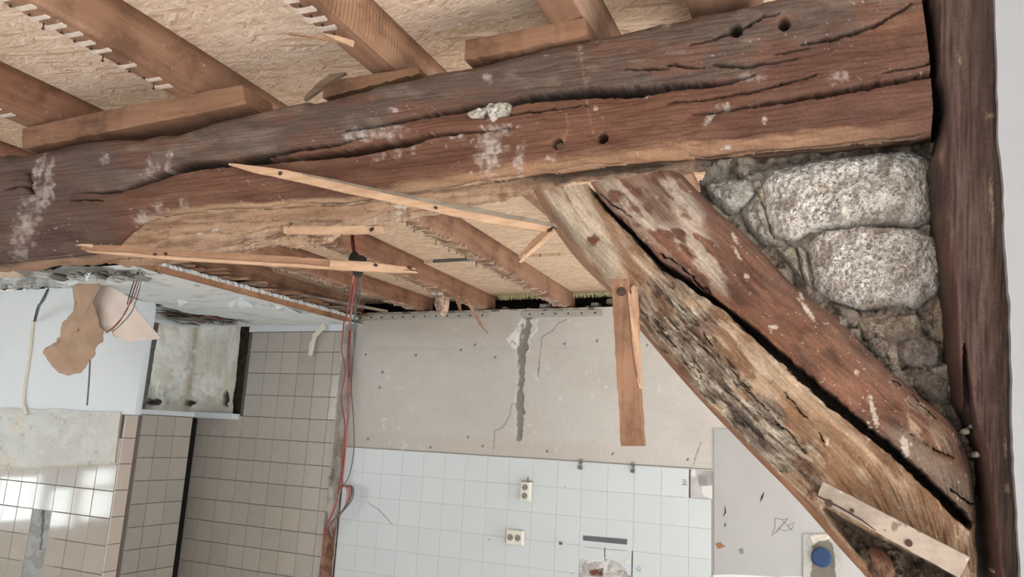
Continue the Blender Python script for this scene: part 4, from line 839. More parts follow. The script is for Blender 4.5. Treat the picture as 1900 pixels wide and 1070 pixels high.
# white tiles
m = MB(); m.box(-3.01, -.68, YW - .0035, YW + .004, CZ - .1125, CZ - .1075); m.build('shadow_line', M['mortar'], wb)  # thin grey strip stands in for the shadow line above the tiles
TX = [-3.005, -2.857, -2.713, -2.565, -2.415, -2.268, -2.125, -1.979, -1.838, -1.688, -1.537, -1.394, -1.242, -1.093, -.944, -.799, -.683]
TZ = [-.1125, -.262, -.409, -.5595, -.709, -.858, -1.007]
gb = MB(); meshes = {}
for i in range(16):
    for j in range(6):
        if i == 15 and j == 0: continue                    # the missing corner tile
        if i in (11, 12) and j in (3,): continue           # broken out around the old pipe outlet
        if i == 11 and j == 4: continue
        gb.box(TX[i], TX[i + 1], YW - .0026, YW + .012, CZ + TZ[j + 1], CZ + TZ[j])
        wd_, hd = TX[i + 1] - TX[i] - .0021, TZ[j] - TZ[j + 1] - .0021
        key = (round(wd_, 4), round(hd, 4))
        if key not in meshes:
            o = cham_box('white_tile', 0, wd_, -.006, .004, 0, hd, .0012, M['tile_white'], wb); meshes[key] = o
            off = o.location + wloc(wb)                    # cham_box recentred the mesh
        else:
            o = meshes[key].copy(); link(o, wb)
        o.location = Vector((TX[i] + .0008 + wd_ / 2, YW + rg.uniform(-.0006, .0006), CZ + TZ[j + 1] + hd / 2)) - wloc(wb)
        o.rotation_euler = (rg.uniform(-.003, .003), 0, rg.uniform(-.003, .003))
gb.build('grout_bed', M['grout_w'], wb)
def plate(name, pts, y, th, mat, parent):
    """flat cut piece: outline in photo px on the plane at distance y, th thick towards the viewer"""
    p = atY(np.array([q[0] for q in pts], float), np.array([q[1] for q in pts], float), y); n = len(p)
    V = [tuple(a) for a in p] + [(a[0], a[1] - th, a[2]) for a in p]
    F = [tuple(range(n, 2 * n)), tuple(range(n))[::-1]] + [(i, n + i, n + (i + 1) % n, (i + 1) % n)[::-1] for i in range(n)]
    return mesh_np(name, V, F, mat, parent)
def rnd_poly(pts, n=5, seed=0, amp=1.5):
    r = random.Random(seed); out = []
    for (a, b_) in zip(pts, pts[1:] + pts[:1]):
        for k in range(n):
            t = k / n; out.append((a[0] * (1 - t) + b_[0] * t + (r.uniform(-amp, amp) if k else 0), a[1] * (1 - t) + b_[1] * t + (r.uniform(-amp, amp) if k else 0)))
    return out
def wb_tile_piece(pts): plate('cut_tile', pts, YW + .003, .009, M['tile_white'], wb)
wb_tile_piece([(1076, 1008), (1122, 1011), (1122, 1040), (1114, 1042), (1100, 1041), (1080, 1036), (1075, 1040)])
wb_tile_piece([(1124, 1011), (1173, 1015), (1171, 1066), (1166, 1066), (1160, 1054), (1150, 1044), (1138, 1038), (1124, 1036)])
# missing corner tile and pipe outlet: rough beds set back behind the tile faces
def bed(name, px0, px1, py0, py1, y, amp, c1, c2, c3, parent, seed, n=70, holes=()):
    x, yy = np.meshgrid(np.linspace(px0, px1, n), np.linspace(py0, py1, int(n * (py1 - py0) / (px1 - px0)) + 2))
    P = atY(x, yy, y); P[..., 1] += amp * (fbm(x / 7, yy / 7, seed, 4) - .5)
    c = mix(np.zeros(x.shape + (3,)) + lin(c1), sstep(.42, .6, fbm(x / 11, yy / 11, seed + 1, 4)), c2); c = mix(c, sstep(.56, .6, fbm(x / 14, yy / 14, seed + 2, 4)), c3)
    for (poly, col, dep) in holes:
        k = polymask(x + (fbm(x / 6, yy / 6, seed + 3) - .5) * 6, yy, poly, 1.5); c = mix(c, k, col); P[..., 1] += dep * k
    return mesh_np(name, P.reshape(-1, 3), gridq(*x.shape), M['plaster'], parent, True, c.reshape(-1, 3))
bed('bare_patch', 1281, 1322, 866, 926, YW + .0005, .002, (186, 186, 186), (196, 197, 198), (166, 166, 168), wb, 501, 40, [([(1282, 868), (1290, 866), (1291, 882), (1284, 886)], (222, 224, 224), -.002), ([(1300, 900), (1322, 900), (1322, 926), (1304, 920)], (224, 226, 226), -.002), ([(1294, 880), (1312, 884), (1312, 900), (1298, 902)], (150, 150, 150), 0)])
bed('pipe_outlet_patch', 1074, 1172, 1034, 1088, YW + .0005, .010, (196, 196, 194), (212, 212, 210), (176, 174, 172), wb, 511, 80, [([(1094, 1058), (1118, 1054), (1118, 1068), (1094, 1068)], (126, 72, 60), .012)])
plate('cut_tile', [(1082, 1068), (1116, 1070), (1115, 1090), (1080, 1086)], YW + .002, .006, M['tile_white'], wb)
n_ = MB(); p = atY(np.array(1165.), np.array(1042.), YW - .006); n_.tube([(p[0], p[1] + .004, p[2]), (p[0], p[1] - .004, p[2])], [.013, .012], 14); n_.build('wall_plug', M['socket'], wb)
# grey board panel on the right
m = MB(); pl_ = atY(np.array([1323., 1325.]), np.array([1100., 795.]), YW)
m.box(float(pl_[1][0]), .9, YW - .006, YW + .011, 0, float(pl_[1][2])); m.box(-.683, .9, YW + .001, YW + .011, 0, CZ - .1); m.build('grey_panel', plain('grey_board', (180, 183, 185), .85, .03, 6, bstr=.08), wb)
def specks(name, lst, mat, y):
    for i, (pts, r) in enumerate(lst):
        q = [atY(np.array(float(a)), np.array(float(b_)), y) for a, b_ in pts]; m = MB(); m.tube(q, r, 5); m.build(name, mat, wb)
specks('scuff_mark', [([(1418, 912), (1414, 922), (1411, 931)], [.001, .005, .001]), ([(1345, 938), (1346, 950), (1342, 958)], [.001, .004, .001]), ([(1346, 970), (1345, 976)], [.002, .004])], M['nail'], YW - .006)
specks('root_trace', [([(1437, 960), (1452, 964), (1462, 961), (1450, 976), (1437, 990)], .0016), ([(1438, 962), (1438, 978), (1432, 994)], .0016), ([(1462, 976), (1474, 968), (1470, 980), (1456, 985), (1444, 980)], .0014), ([(1452, 966), (1470, 984)], .0014)], plain('root_grey', (120, 112, 108), .9), YW - .006)
plate('rust_mark', [(1327, 1008), (1337, 1005), (1341, 1010), (1347, 1012), (1340, 1016), (1332, 1018)], YW - .005, .002, plain('rust_mark', (164, 110, 78), .9), wb)
plate('filler_mark', rnd_poly([(1370, 1018), (1378, 1016), (1380, 1026), (1373, 1028)], 3, 2, 1), YW - .005, .002, M['mortar'], wb)
plate('white_filler', rnd_poly([(1322, 1066), (1500, 1070), (1500, 1100), (1322, 1100)], 6, 4, 2), YW - .005, .002, M['chip'], wb)
# hole with the blue capped pipe
bed('chiselled_hole', 1490, 1560, 990, 1086, YW - .011, .004, (178, 180, 181), (183, 185, 186), (174, 176, 177), wb, 521, 60, [(rnd_poly([(1506, 1012), (1518, 1002), (1536, 1000), (1546, 1014), (1548, 1040), (1556, 1090), (1500, 1090), (1506, 1050)], 3, 5, 1.5), (122, 116, 106), .003), ([(1502, 995), (1512, 990), (1530, 990), (1540, 996), (1530, 1002), (1516, 1003), (1508, 1010)], (206, 198, 184), -.004)])
e = empty('pipe_stub', tuple(atY(np.array(1525.), np.array(1033.), YW - .01)), 'pipe end with a round blue cap in the chiselled hole', 'pipe')
p = atY(np.array(1525.), np.array(1033.), YW - .01); m = MB(); m.tube([(p[0], p[1] - .012, p[2]), (p[0], p[1] - .018, p[2]), (p[0], p[1] - .021, p[2])], [.045, .045, .038], 24); m.build('blue_cap', M['blue'], e)
m = MB(); m.tube([(p[0], p[1] - .012, p[2]), (p[0], p[1] + .03, p[2])], .048, 24); m.build('pipe_ring', M['darkgrey'], e)

# sockets, clips and marks on the white tiles
def socket(pxc, pyc, horizontal, wpx, label):
    p = atY(np.array(float(pxc)), np.array(float(pyc)), YW - .006)
    e = empty('double_socket', tuple(p), label, 'socket', None)
    w_, h_ = (.104, .083) if horizontal else (.062, .106)
    d = .032; b = cham_box('socket_body', p[0] - w_ / 2, p[0] + w_ / 2, p[1] - d, p[1] - .0005, p[2] - h_ / 2, p[2] + h_ / 2, .005, M['socket'], e)
    for s in (-1, 1):
        cx, cz = (p[0] + s * w_ * .225, p[2]) if horizontal else (p[0], p[2] + s * h_ * .22)
        r = .019; m = MB(); m.tube([(cx, p[1] - d - .0002, cz), (cx, p[1] - d - .003, cz)], [r + .002, r + .001], 20); f = m.build('socket_rim', M['socket'], e)
        m = MB(); m.tube([(cx, p[1] - d - .003, cz), (cx, p[1] - d - .0034, cz)], r - .001, 20); m.build('socket_well', M['socket_in'], f)
        for t in (-1, 1):
            m = MB(); hx, hz = cx + t * .0095 * .7, cz + t * .0095 * .5; m.tube([(hx, p[1] - d - .0034, hz), (hx, p[1] - d - .0042, hz)], .0032, 8); m.build('pin_hole', M['blackp'], f)
            m = MB(); m.box(cx - .003, cx + .003, p[1] - d - .0055, p[1] - d - .0034, cz + t * .0165 - .0015, cz + t * .0165 + .0015); m.build('earth_clip', M['metal'], f)
    return e, p
es, p = socket(978, 911, False, 0, 'upright double socket, the upper of two on the white tiles')
m = MB(); m.box(p[0] - .028, p[0] + .04, p[1] - .03, p[1] - .004, p[2] + .0535, p[2] + .0575); m.build('dusty_top', M['mortar'], es)
m = MB(); m.tube([(p[0] + .006, p[1] - .012, p[2] + .057), (p[0] + .004, p[1] - .012, p[2] + .07), (p[0] + .009, p[1] - .014, p[2] + .078)], .003, 6); m.build('cable_tail', M['greyw'], es)
es2, p = socket(958, 996, True, 0, 'wide double socket, the lower of two on the white tiles')
p = atY(np.array(1040.), np.array(1007.), YW - .006)
e = empty('cable_clip', tuple(p), 'small white cable connector right of the lower socket', 'connector')
m = MB(); m.box(p[0] - .026, p[0] + .026, p[1] - .012, p[1] - .001, p[2] - .008, p[2] + .008); m.build('clip_body', M['socket'], e)
m = MB(); m.box(p[0] - .004, p[0] + .016, p[1] - .016, p[1] - .012, p[2] - .007, p[2] + .007); m.build('clip_window', M['darkgrey'], e)
for k, (px_, py_) in enumerate(((1077.5, 861), (1175, 867))):
    p = atY(np.array(float(px_)), np.array(float(py_)), YW - .006)
    e = empty('hook_bracket', tuple(p), ('left small metal bracket', 'right small metal bracket')[k] + ' at the top edge of the white tiles', 'bracket', 'brackets on the tile edge')
    m = MB(); m.box(p[0] - .008, p[0] + .008, p[1] - .004, p[1] - .0005, p[2] - .03, p[2] + .03); m.build('bracket_plate', M['metal'], e)
    m = MB(); m.box(p[0] - .010, p[0] + .006, p[1] - .018, p[1] - .004, p[2] - .026, p[2] - .010); m.box(p[0] - .004, p[0] + .010, p[1] - .014, p[1] - .004, p[2] + .006, p[2] + .018); m.build('bracket_hook', M['greyw'], e)
o = plate('vent_slot', [(1082, 993), (1164, 1000), (1163, 1010), (1082, 1002)], YW - .0055, .002, M['darkgrey'], None); tag(o, 'dark grey strip stuck across two white tiles', 'strip')
specks('pencil_mark', [([(682, 932), (704, 946), (727, 972)], .0012), ([(1086, 1014), (1120, 1018), (1163, 1021)], .001)], M['darkgrey'], YW - .0065)
specks('drill_hole', [([(1048, 903), (1048.4, 903)], .004), ([(907, 1000), (907.4, 1001)], .004), ([(1069, 965), (1069.4, 965)], .003), ([(1062, 1064), (1062.4, 1064)], .004), ([(1137, 972), (1137.3, 972)], .002), ([(945, 842), (945.3, 842)], .002)], M['nail'], YW - .0055)
for (pts_l, nm) in ((([(1266, 893), (1275, 893.4)], [(1267, 897), (1266, 900)], [(1268, 900), (1270, 896), (1271, 900)], [(1272, 897), (1274, 897), (1273, 900), (1276, 900)], [(1266, 889.6), (1274, 890)]), 'note'), (([(1180, 1053), (1185, 1060)], [(1184, 1050), (1189, 1054), (1186, 1058), (1189, 1060)]), 'note')):
    m = MB()
    for pts in pts_l: m.tube([atY(np.array(float(a)), np.array(float(b_)), YW - .0063) for a, b_ in pts], .0011, 4)
    m.build('ink_scribble', M['ink'], wb)

# taupe tiles further left, at about the same depth, and the raw scar of the removed partition
BXs = [-4.335, -4.196, -4.050, -3.900, -3.754, -3.609, -3.4625, -3.318, -3.175, -3.106]
BZ = [.645, .504, .355, .2025, .054, -.094, -.243, -.3845, -.527, -.670, -.8045, -.949, -1.09]
m = MB(); m.box(-4.42, -3.104, YW + .002, YW + .012, CZ - 1.1, CZ + .03); m.box(-3.93, -3.104, YW + .002, YW + .012, CZ + .03, CZ + .65); m.build('dark_grout_bed', M['grout_d'], wb)
def tiles(cols, rows, placer, mat, parent, name, skip=()):
    cache = {}
    for i in range(len(cols) - 1):
        for j in range(len(rows) - 1):
            if (i, j) in skip: continue
            wd_, hd = cols[i + 1] - cols[i] - .0028, rows[j] - rows[j + 1] - .0036
            key = (round(wd_, 4), round(hd, 4))
            if key not in cache: o = cham_box(name, 0, wd_, -.007, .003, 0, hd, .0015, mat, parent); cache[key] = o
            else: o = cache[key].copy(); link(o, parent)
            placer(o, (cols[i] + cols[i + 1]) / 2, CZ + (rows[j] + rows[j + 1]) / 2)
def pl_back(o, u, z):
    o.location = Vector((u, YW + rg.uniform(-.0007, .0007), z)) - wloc(wb); o.rotation_euler = (rg.uniform(-.004, .004), 0, rg.uniform(-.004, .004))
tiles(BXs, BZ[:5], pl_back, M['tile_upper'], wb, 'taupe_tile', skip={(i, j) for i in range(3) for j in range(4)})
tiles(BXs, BZ[4:], pl_back, M['tile_brown'], wb, 'taupe_tile')
m = MB(); m.box(-3.93, -3.104, YW - .006, YW + .012, CZ + .648, CZ + .69); m.build('white_border', M['white_paint'], wb)
sx_, sy_ = np.meshgrid(np.linspace(596, 662, 44), np.linspace(588, 1090, 320)); XX = np.linspace(-3.106, -3.006, 44)[None] + 0 * sy_
ZZ = np.linspace(.70, -1.02, 320)[:, None] + 0 * XX; YYs = YW - .004 + .022 * (fbm(XX * 30, ZZ * 22, 531, 5) - .5) + .012 * sstep(.02, .05, np.abs(XX + 3.056)) * -1
c = mix(np.zeros(XX.shape + (3,)) + lin((196, 190, 182)), sstep(.42, .6, fbm(XX * 25, ZZ * 12, 532, 5)) * .8, (160, 150, 140)); c = mix(c, sstep(.5, .58, fbm(XX * 18, ZZ * 9, 533, 4)) * .8 * sstep(.0, -.3, ZZ), (120, 110, 102))
brk = sstep(-.55, -.68, ZZ + (fbm(XX * 20, ZZ * 12, 534) - .5) * .3); c = mix(c, brk * .9, (164, 112, 90)); c = mix(c, brk * sstep(.5, .62, fbm(XX * 30, ZZ * 30, 535, 4)) * .7, (120, 84, 70))
c = mix(c, sstep(-3.022, -3.012, XX) * .7, (206, 206, 202)); c = mix(c, sstep(-3.094, -3.1, XX) * .6 * (ZZ > -.3), (212, 212, 208))
mesh_np('partition_scar', np.stack([XX, YYs, ZZ + CZ], -1).reshape(-1, 3), gridq(*XX.shape)[:, ::-1], M['stone'], wb, True, c.reshape(-1, 3))

# free-standing tiled side wall (its face looks to the right)
ws = empty('wall_side', (-4.36, 3.84, 0), 'low tiled side wall running to the far wall', None); ws['kind'] = 'structure'
m = MB(); m.box(-4.42, -4.305, 3.60, 4.068, 0, CZ + .03); m.build('masonry', M['mortar'], ws)
m = MB(); m.box(-4.306, -4.297, 3.612, 4.066, CZ - 1.15, CZ + .028); m.build('dark_grout_bed', M['grout_d'], ws)
def pl_side(o, u, z):
    o.location = Vector((-4.293 + rg.uniform(-.0006, .0006), u, z)) - wloc(ws); o.rotation_euler = (0, 0, math.pi / 2)
tiles([3.622, 3.769, 3.914, 4.066], [.028, -.107, -.2515, -.401, -.5485, -.694, -.835, -.98, -1.125], pl_side, M['tile_brown'], ws, 'taupe_tile')
m = MB(); m.box(-4.30, -4.29, 3.598, 3.618, CZ - 1.15, CZ + .028); m.build('corner_trim', plain('trim_strip', (222, 212, 202), .5), ws)
m = MB(); m.box(-4.44, -3.935, 4.07, YW + .02, CZ + .028, CZ + .066); m.box(-4.42, -4.285, 3.60, 4.0699, CZ + .0305, CZ + .062); o = m.build('trim_1', M['white_paint']); o['kind'] = 'structure'; o['label'] = 'white ledge under the whitewashed recess'
m = MB(); m.box(-4.40, -4.31, 4.078, 4.128, 0, CZ + .02); m.build('shadow_gap', M['shade_black'], ws)  # black block stands in for the shade inside the gap
# whitewashed recess
wr_ = empty('wall_recess', (-4.4, 4.25, CZ + .07), 'whitewashed stained recess above the tiled side wall', None); wr_['kind'] = 'structure'
gx, gy = np.meshgrid(np.linspace(0, 1, 110), np.linspace(0, 1, 110))
bx = (268 * (1 - gx) + 431 * gx) * gy + (298 * (1 - gx) + 449 * gx) * (1 - gy); by = 584 + (772 - 584) * gy + gx * 3
P = atY(bx, by, 4.155); jj = fbm(bx / 9, by / 9, 541, 4) - .5
P[..., 1] += .012 * jj
c = mix(np.zeros(gx.shape + (3,)) + lin((244, 241, 230)), sstep(.42, .66, fbm(bx / 30, by / 34, 542, 5)) * .8, (226, 220, 203)); c = mix(c, sstep(.55, .75, fbm(bx / 12, by / 40, 543, 4)) * .5, (228, 228, 222))
c = mix(c, np.exp(-((bx - 365 + (by - 600) * .12) / 7) ** 2) * .75 * sstep(.3, .5, fbm(bx / 14, by / 14, 544) + .1), (176, 158, 120)); c = mix(c, sstep(722, 750, by + jj * 50) * .55, (168, 156, 128)); c = mix(c, sstep(612, 596, by + jj * 40) * sstep(370, 330, bx) * .6, (196, 186, 160))
c = mix(c, sstep(.70, .74, fbm(bx / 6, by / 7, 545, 3)) * .3, (130, 124, 112)); c = mix(c, sstep(.5, .72, fbm(bx / 7, by / 60, 548, 4)) * .45, (206, 194, 164)); c = mix(c, sstep(300, 268, bx + jj * 20 + (by - 700) * .1) * .75 * sstep(690, 740, by), (96, 90, 82)); c = mix(c, sstep(418, 440, bx + (by - 750) * .15) * .5, (186, 186, 184))
for (cx, cy, rx, ry) in ((286, 746, 16, 7), (352, 747, 12, 7), (418, 740, 8, 16)): k = blob(bx, by, cx, cy, rx, ry, 0, .3, 546); c = mix(c, k * .9, (52, 46, 42)); P[..., 1] += .03 * k
for (cx, cy, rx, ry) in ((310, 716, 20, 16), (384, 678, 5, 4), (300, 725, 12, 12), (432, 735, 8, 18)): k = blob(bx, by, cx, cy, rx, ry, 0, .2, 547); P[..., 1] -= .012 * k
mesh_np('whitewash_face', P.reshape(-1, 3), gridq(*gx.shape)[:, ::-1], M['plaster'], wr_, True, c.reshape(-1, 3))
m = MB(); m.box(-6.2, -3.93, 4.24, 4.42, CZ + .03, CZ + .75); m.build('dark_back', plain('dark_back', (92, 84, 74), .95, .35, 24, bstr=.5), wr_)  # back coloured dark for the shaded gaps beside the whitewashed panel
m = MB(); m.box(-3.935, -3.925, YW + .02, 4.24, CZ + .065, CZ + .70); m.build('dark_jamb', plain('dark_jamb', (86, 78, 70), .95, .3, 20), wr_)  # jamb coloured dark, part of the painted gap shade

# white pier with tiled foot, nearer on the left
XC, YC = -3.905, 3.20
wp = empty('wall_pier', (-5, 3.26, 0), 'white painted pier with glossy taupe tiles below', None); wp['kind'] = 'structure'
m = MB(); m.box(-6.19, XC - .008, YC + .010, YC + .125, 0, CZ + .02); m.build('masonry', M['mortar'], wp)
m = MB(); m.box(-6.19, XC + .072, YC - .004, YC + .024, CZ + .0195, CZ + .806); m.box(-6.19, XC - .02, YC + .024, YC + .118, CZ + .0195, CZ + .806); m.build('white_face', M['white_paint'], wp)
m = MB(); m.box(-6.19, XC - .01, YC + .003, YC + .011, CZ - 1.2, CZ + .018); m.box(XC - .012, XC - .004, YC + .003, YC + .115, CZ - 1.2, CZ + .018); m.build('dark_grout_bed', M['grout_d'], wp)
FX = [-5.178, -5.023, -4.868, -4.731, -4.586, -4.412, -4.246, -4.079, -3.912]; FZ = [-.118, -.268, -.42, -.572, -.7235, -.878, -1.03]
def pl_front(o, u, z):
    o.location = Vector((u, YC + rg.uniform(-.001, .001), z)) - wloc(wp); o.rotation_euler = (rg.uniform(-.006, .006), 0, rg.uniform(-.006, .006))
tiles(FX, FZ, pl_front, M['tile_gloss'], wp, 'glossy_tile', skip={(4, 3), (4, 4), (4, 5)})
def pl_ret(o, u, z): o.location = Vector((XC + rg.uniform(-.0005, .0005), u, z)) - wloc(wp); o.rotation_euler = (0, 0, math.pi / 2)
tiles([3.197, 3.285], [.018, -.115, -.264, -.413, -.562, -.713, -.863, -1.01], pl_ret, M['tile_beige'], wp, 'border_tile')
# rough plaster band over the tiles
bx, by = np.meshgrid(np.linspace(-40, 224, 130), np.linspace(0, 1, 60)); low = np.interp(bx, [-40, 0, 120, 216, 224], [879, 875, 868, 864, 862]) + (fbm(bx / 12, bx * 0, 551, 3) - .5) * 5; tp = 756 + bx * .035 + (fbm(bx / 16, bx * 0, 552, 3) - .5) * 4
bx2 = bx - (by * 12) * (bx > 150) * (bx - 150) / 74
yy = tp * (1 - by) + low * by; jj = fbm(bx / 20, yy / 20, 553, 5)
P = atY(bx2, yy, YC - .012); P[..., 1] += .006 * (jj - .5) + .012 * sstep(.94, 1, by)
c = mix(np.zeros(bx.shape + (3,)) + lin((194, 196, 194)), sstep(.45, .65, jj) * .6, (206, 210, 210)); c = mix(c, sstep(.5, .55, fbm(bx / 40, yy / 30, 554, 4)) * sstep(70, 20, bx) * .7, (210, 200, 182)); c = mix(c, sstep(.9, .97, by) * .6, (200, 186, 160)); c = mix(c, sstep(.7, .76, fbm(bx / 8, yy / 8, 555, 3)) * .5, (150, 148, 144)); c = mix(c, sstep(180, 222, bx + (yy - 800) * .2) * sstep(.42, .5, fbm(bx / 18, yy / 18, 556)) * .6, (212, 204, 192))
Pk = P.copy(); Pk[..., 1] = YC + .004
V = np.concatenate([P.reshape(-1, 3), Pk[-1], Pk[:, -1]], 0); nR, nC = bx.shape; Fq = [tuple(f) for f in gridq(nR, nC)[:, ::-1]]; b0 = nR * nC
for k in range(nC - 1): a = (nR - 1) * nC + k; Fq.append((a, a + 1, b0 + k + 1, b0 + k)[::-1])
b1 = b0 + nC
for k in range(nR - 1): a = k * nC + nC - 1; Fq.append((a, b1 + k, b1 + k + 1, a + nC)[::-1])
C = np.concatenate([c.reshape(-1, 3), c[-1] * .8, c[:, -1] * .7], 0)
mesh_np('plaster_band', V, Fq, M['plaster'], wp, True, C)
bed('bare_concrete', 34, 100, 940, 1110, YC - .0005, .003, (150, 152, 152), (160, 162, 161), (142, 143, 142), wp, 561, 40, [([(78, 945), (83, 947), (80, 985), (76, 1020), (73, 1020), (76, 985)], (80, 80, 78), .004)])

# torn rough plaster along the head of the pier
bx, by = np.meshgrid(np.linspace(-40, 296, 200), np.linspace(0, 1, 40)); tp = 500 + (fbm(bx / 14, bx * 0, 581, 4) - .5) * 12 - 4; low = 533 - bx * .02 + (fbm(bx / 11, bx * 0, 582, 4) - .5) * 11
yy = tp * (1 - by) + low * by; jj = fbm(bx / 13, yy / 10, 583, 5) - .5
P = atY(bx, yy, YC - .03); P[..., 1] += .035 * jj - .02 * by + .04 * sstep(.25, 0, by)
c = mix(np.zeros(bx.shape + (3,)) + lin((186, 190, 190)), sstep(.0, .16, jj) * .7, (150, 150, 148)); c = mix(c, sstep(.06, .14, fbm(bx / 24, yy / 12, 584, 4) - .5), (214, 220, 222)); c = mix(c, sstep(.3, .05, by) * .7, (92, 86, 80)); c = mix(c, sstep(.12, .16, fbm(bx / 8, yy / 6, 585, 3) - .5) * .6, (104, 100, 96))
Pk = P[::-1].copy(); Pk[..., 1] = YC + .02
mesh_np('torn_plaster', np.concatenate([P, Pk], 0).reshape(-1, 3), gridq(80, 200, wrap=True)[:, ::-1], M['stone'], wp, True, np.concatenate([c, c[::-1]], 0).reshape(-1, 3))

# old plaster ceiling of the far-left room
zc = CZ + .69
oc = empty('ceiling', (-4.5, 3.2, zc), 'old peeling grey plaster ceiling of the far left room', None); oc['kind'] = 'structure'
gx, gy = np.meshgrid(np.arange(-4.6, -2.955, .010), np.arange(2.36, 4.15, .010))
cc = np.stack([gx, gy, np.full_like(gx, .69)], -1) @ RM; PXX = 950 + F * cc[..., 0] / cc[..., 2]; PYY = 535 + F * cc[..., 1] / cc[..., 2]
jj = fbm(gx * 9, gy * 9, 571, 5) - .5
outer = (gx < -3.86 + .03 * (fbm(gx * 8, gy * 8, 574) - .5)) & (gy < 3.30)
hole = polymask(PXX + jj * 50, PYY + jj * 16, [(288, 572), (330, 577), (372, 586), (452, 592), (446, 599), (380, 602), (322, 598), (300, 584)], 2)
tear = sstep(2.66, 2.60, gy + jj * .18) * sstep(-3.16, -3.25, gx + jj * .3)
Z = zc + .004 * jj + tear * (.006 + .05 * jj) + .02 * sstep(.2, .9, hole)
c = mix(np.zeros(gx.shape + (3,)) + lin((226, 232, 235)), sstep(-3.75, -3.95, gx) * .9, (230, 236, 240)); c = mix(c, tear * .6, (204, 206, 206)); c = mix(c, tear * sstep(.52, .62, fbm(gx * 14, gy * 14, 572, 4)) * .7, (140, 136, 132)); c = mix(c, tear * sstep(2.50, 2.42, gy + jj * .1) * .8, (96, 90, 84))
c = mix(c, sstep(.1, .5, hole) * .9, (96, 84, 74)); dk = polymask(PXX + jj * 70, PYY + jj * 12, [(275, 570), (330, 575), (350, 590), (470, 594), (440, 604), (330, 604), (290, 590)], 5); c = mix(c, dk * .55, (132, 124, 116)); c = mix(c, sstep(.66, .72, fbm(gx * 8, gy * 20, 573, 3)) * .4, (170, 172, 172))
for pts in ([(222, 542), (250, 553), (290, 568), (330, 576)],): dd, _ = pldist(PXX, PYY, pts); c = mix(c, (1 - sstep(.8, 2.2, dd + jj * 2)) * .8, (66, 62, 58))
q = gridq(*gx.shape); keep = ~((hole.ravel()[q] > .5).all(1) | outer.ravel()[q].any(1))
mesh_np('plaster_skin', np.stack([gx, gy, Z], -1).reshape(-1, 3), q[keep][:, ::-1], M['plaster'], oc, True, c.reshape(-1, 3))
m = MB(); m.box(-4.6, -2.99, 3.32, 4.14, zc + .05, zc + .075); m.box(-3.83, -2.99, 2.37, 3.32, zc + .05, zc + .075); m.build('shade_backing', M['shade_black'], oc)  # black sheet added over the ceiling so its hole looks dark
m = MB(); m.box(-2.975, -2.945, 2.30, 3.96, zc - .008, zc + .02); m.build('edge_batten', M['batten_brown'], oc)
rg = random.Random(11)
m = MB()                                                   # jagged white plaster edge above the batten
y = 2.34
while y < 4.05:
    l = rg.uniform(.006, .02); x1 = -2.945 + rg.uniform(-.006, .012); h = rg.uniform(.016, .026)
    m.hexa([(-3.0, y, zc + .015), (x1, y + .003, zc + .018), (x1, y + l, zc + .018), (-3.0, y + l, zc + .015)], [(-3.0, y, zc + .05), (x1 - .006, y + .002, zc + .018 + h), (x1 - .002, y + l - .002, zc + .018 + h * .8), (-3.0, y + l, zc + .05)]); y += l
o = m.build('broken_plaster_edge', M['chip'], oc); o['kind'] = 'stuff'
y = 2.36; k = 0
while y < 4.06:                                            # broken lath ends, one by one
    ln = rg.choice([.03, .06, .09, .12, .15]) * rg.uniform(.7, 1.2); zl = zc + .052 + rg.uniform(-.004, .006); wd_ = rg.uniform(.020, .028); t = .008; tip = rg.uniform(-.012, .012); dz = rg.uniform(-.016, .006)
    m = MB(); x1 = -2.965 + ln
    m.hexa([(-3.1, y, zl), (x1, y + tip, zl + dz), (x1 + rg.uniform(-.02, .02), y + wd_ + tip, zl + dz), (-3.1, y + wd_, zl)], [(-3.1, y, zl + t), (x1, y + tip, zl + t + dz), (x1 - .01, y + wd_ + tip, zl + t + dz), (-3.1, y + wd_, zl + t)])
    m.build('lath_end', M[('lath_dark', 'lath_grey', 'lath')[k % 3 if rg.random() < .6 else 0]], oc); y += .034; k += 1
m = MB(); p0 = atZ(np.array(505.), np.array(537.), .752); p1 = atZ(np.array(715.), np.array(577.), .752)
m.hexa([(p0[0] - .02, p0[1], zc + .056), (p0[0] + .02, p0[1], zc + .056), (p1[0] + .02, p1[1], zc + .056), (p1[0] - .02, p1[1], zc + .056)], [(p0[0] - .02, p0[1], zc + .068), (p0[0] + .02, p0[1], zc + .068), (p1[0] + .02, p1[1], zc + .068), (p1[0] - .02, p1[1], zc + .068)]); m.build('grey_runner', M['lath_grey'], oc)
def flake(pts, seed, z0=.69, curl=.03, mat='chip', name='paint_flake', parent=None):
    """thin curled chip hanging from the old ceiling; first two points are the attached edge"""
    p = [atZ(np.array(float(a)), np.array(float(b_)), z0 - .001) for a, b_ in pts[:2]]
    y_ = (p[0][1] + p[1][1]) / 2; q = [atY(np.array(float(a)), np.array(float(b_)), y_ - curl) for a, b_ in pts[2:]]
    V = [tuple(v) for v in p + q]; V += [(v[0], v[1] + .003, v[2] + .002) for v in V]; n = len(pts)
    F = [tuple(range(n)), tuple(range(n, 2 * n))[::-1]] + [(i, (i + 1) % n, n + (i + 1) % n, n + i)[::-1] for i in range(n)]
    return mesh_np(name, V, F, M[mat], parent or oc)
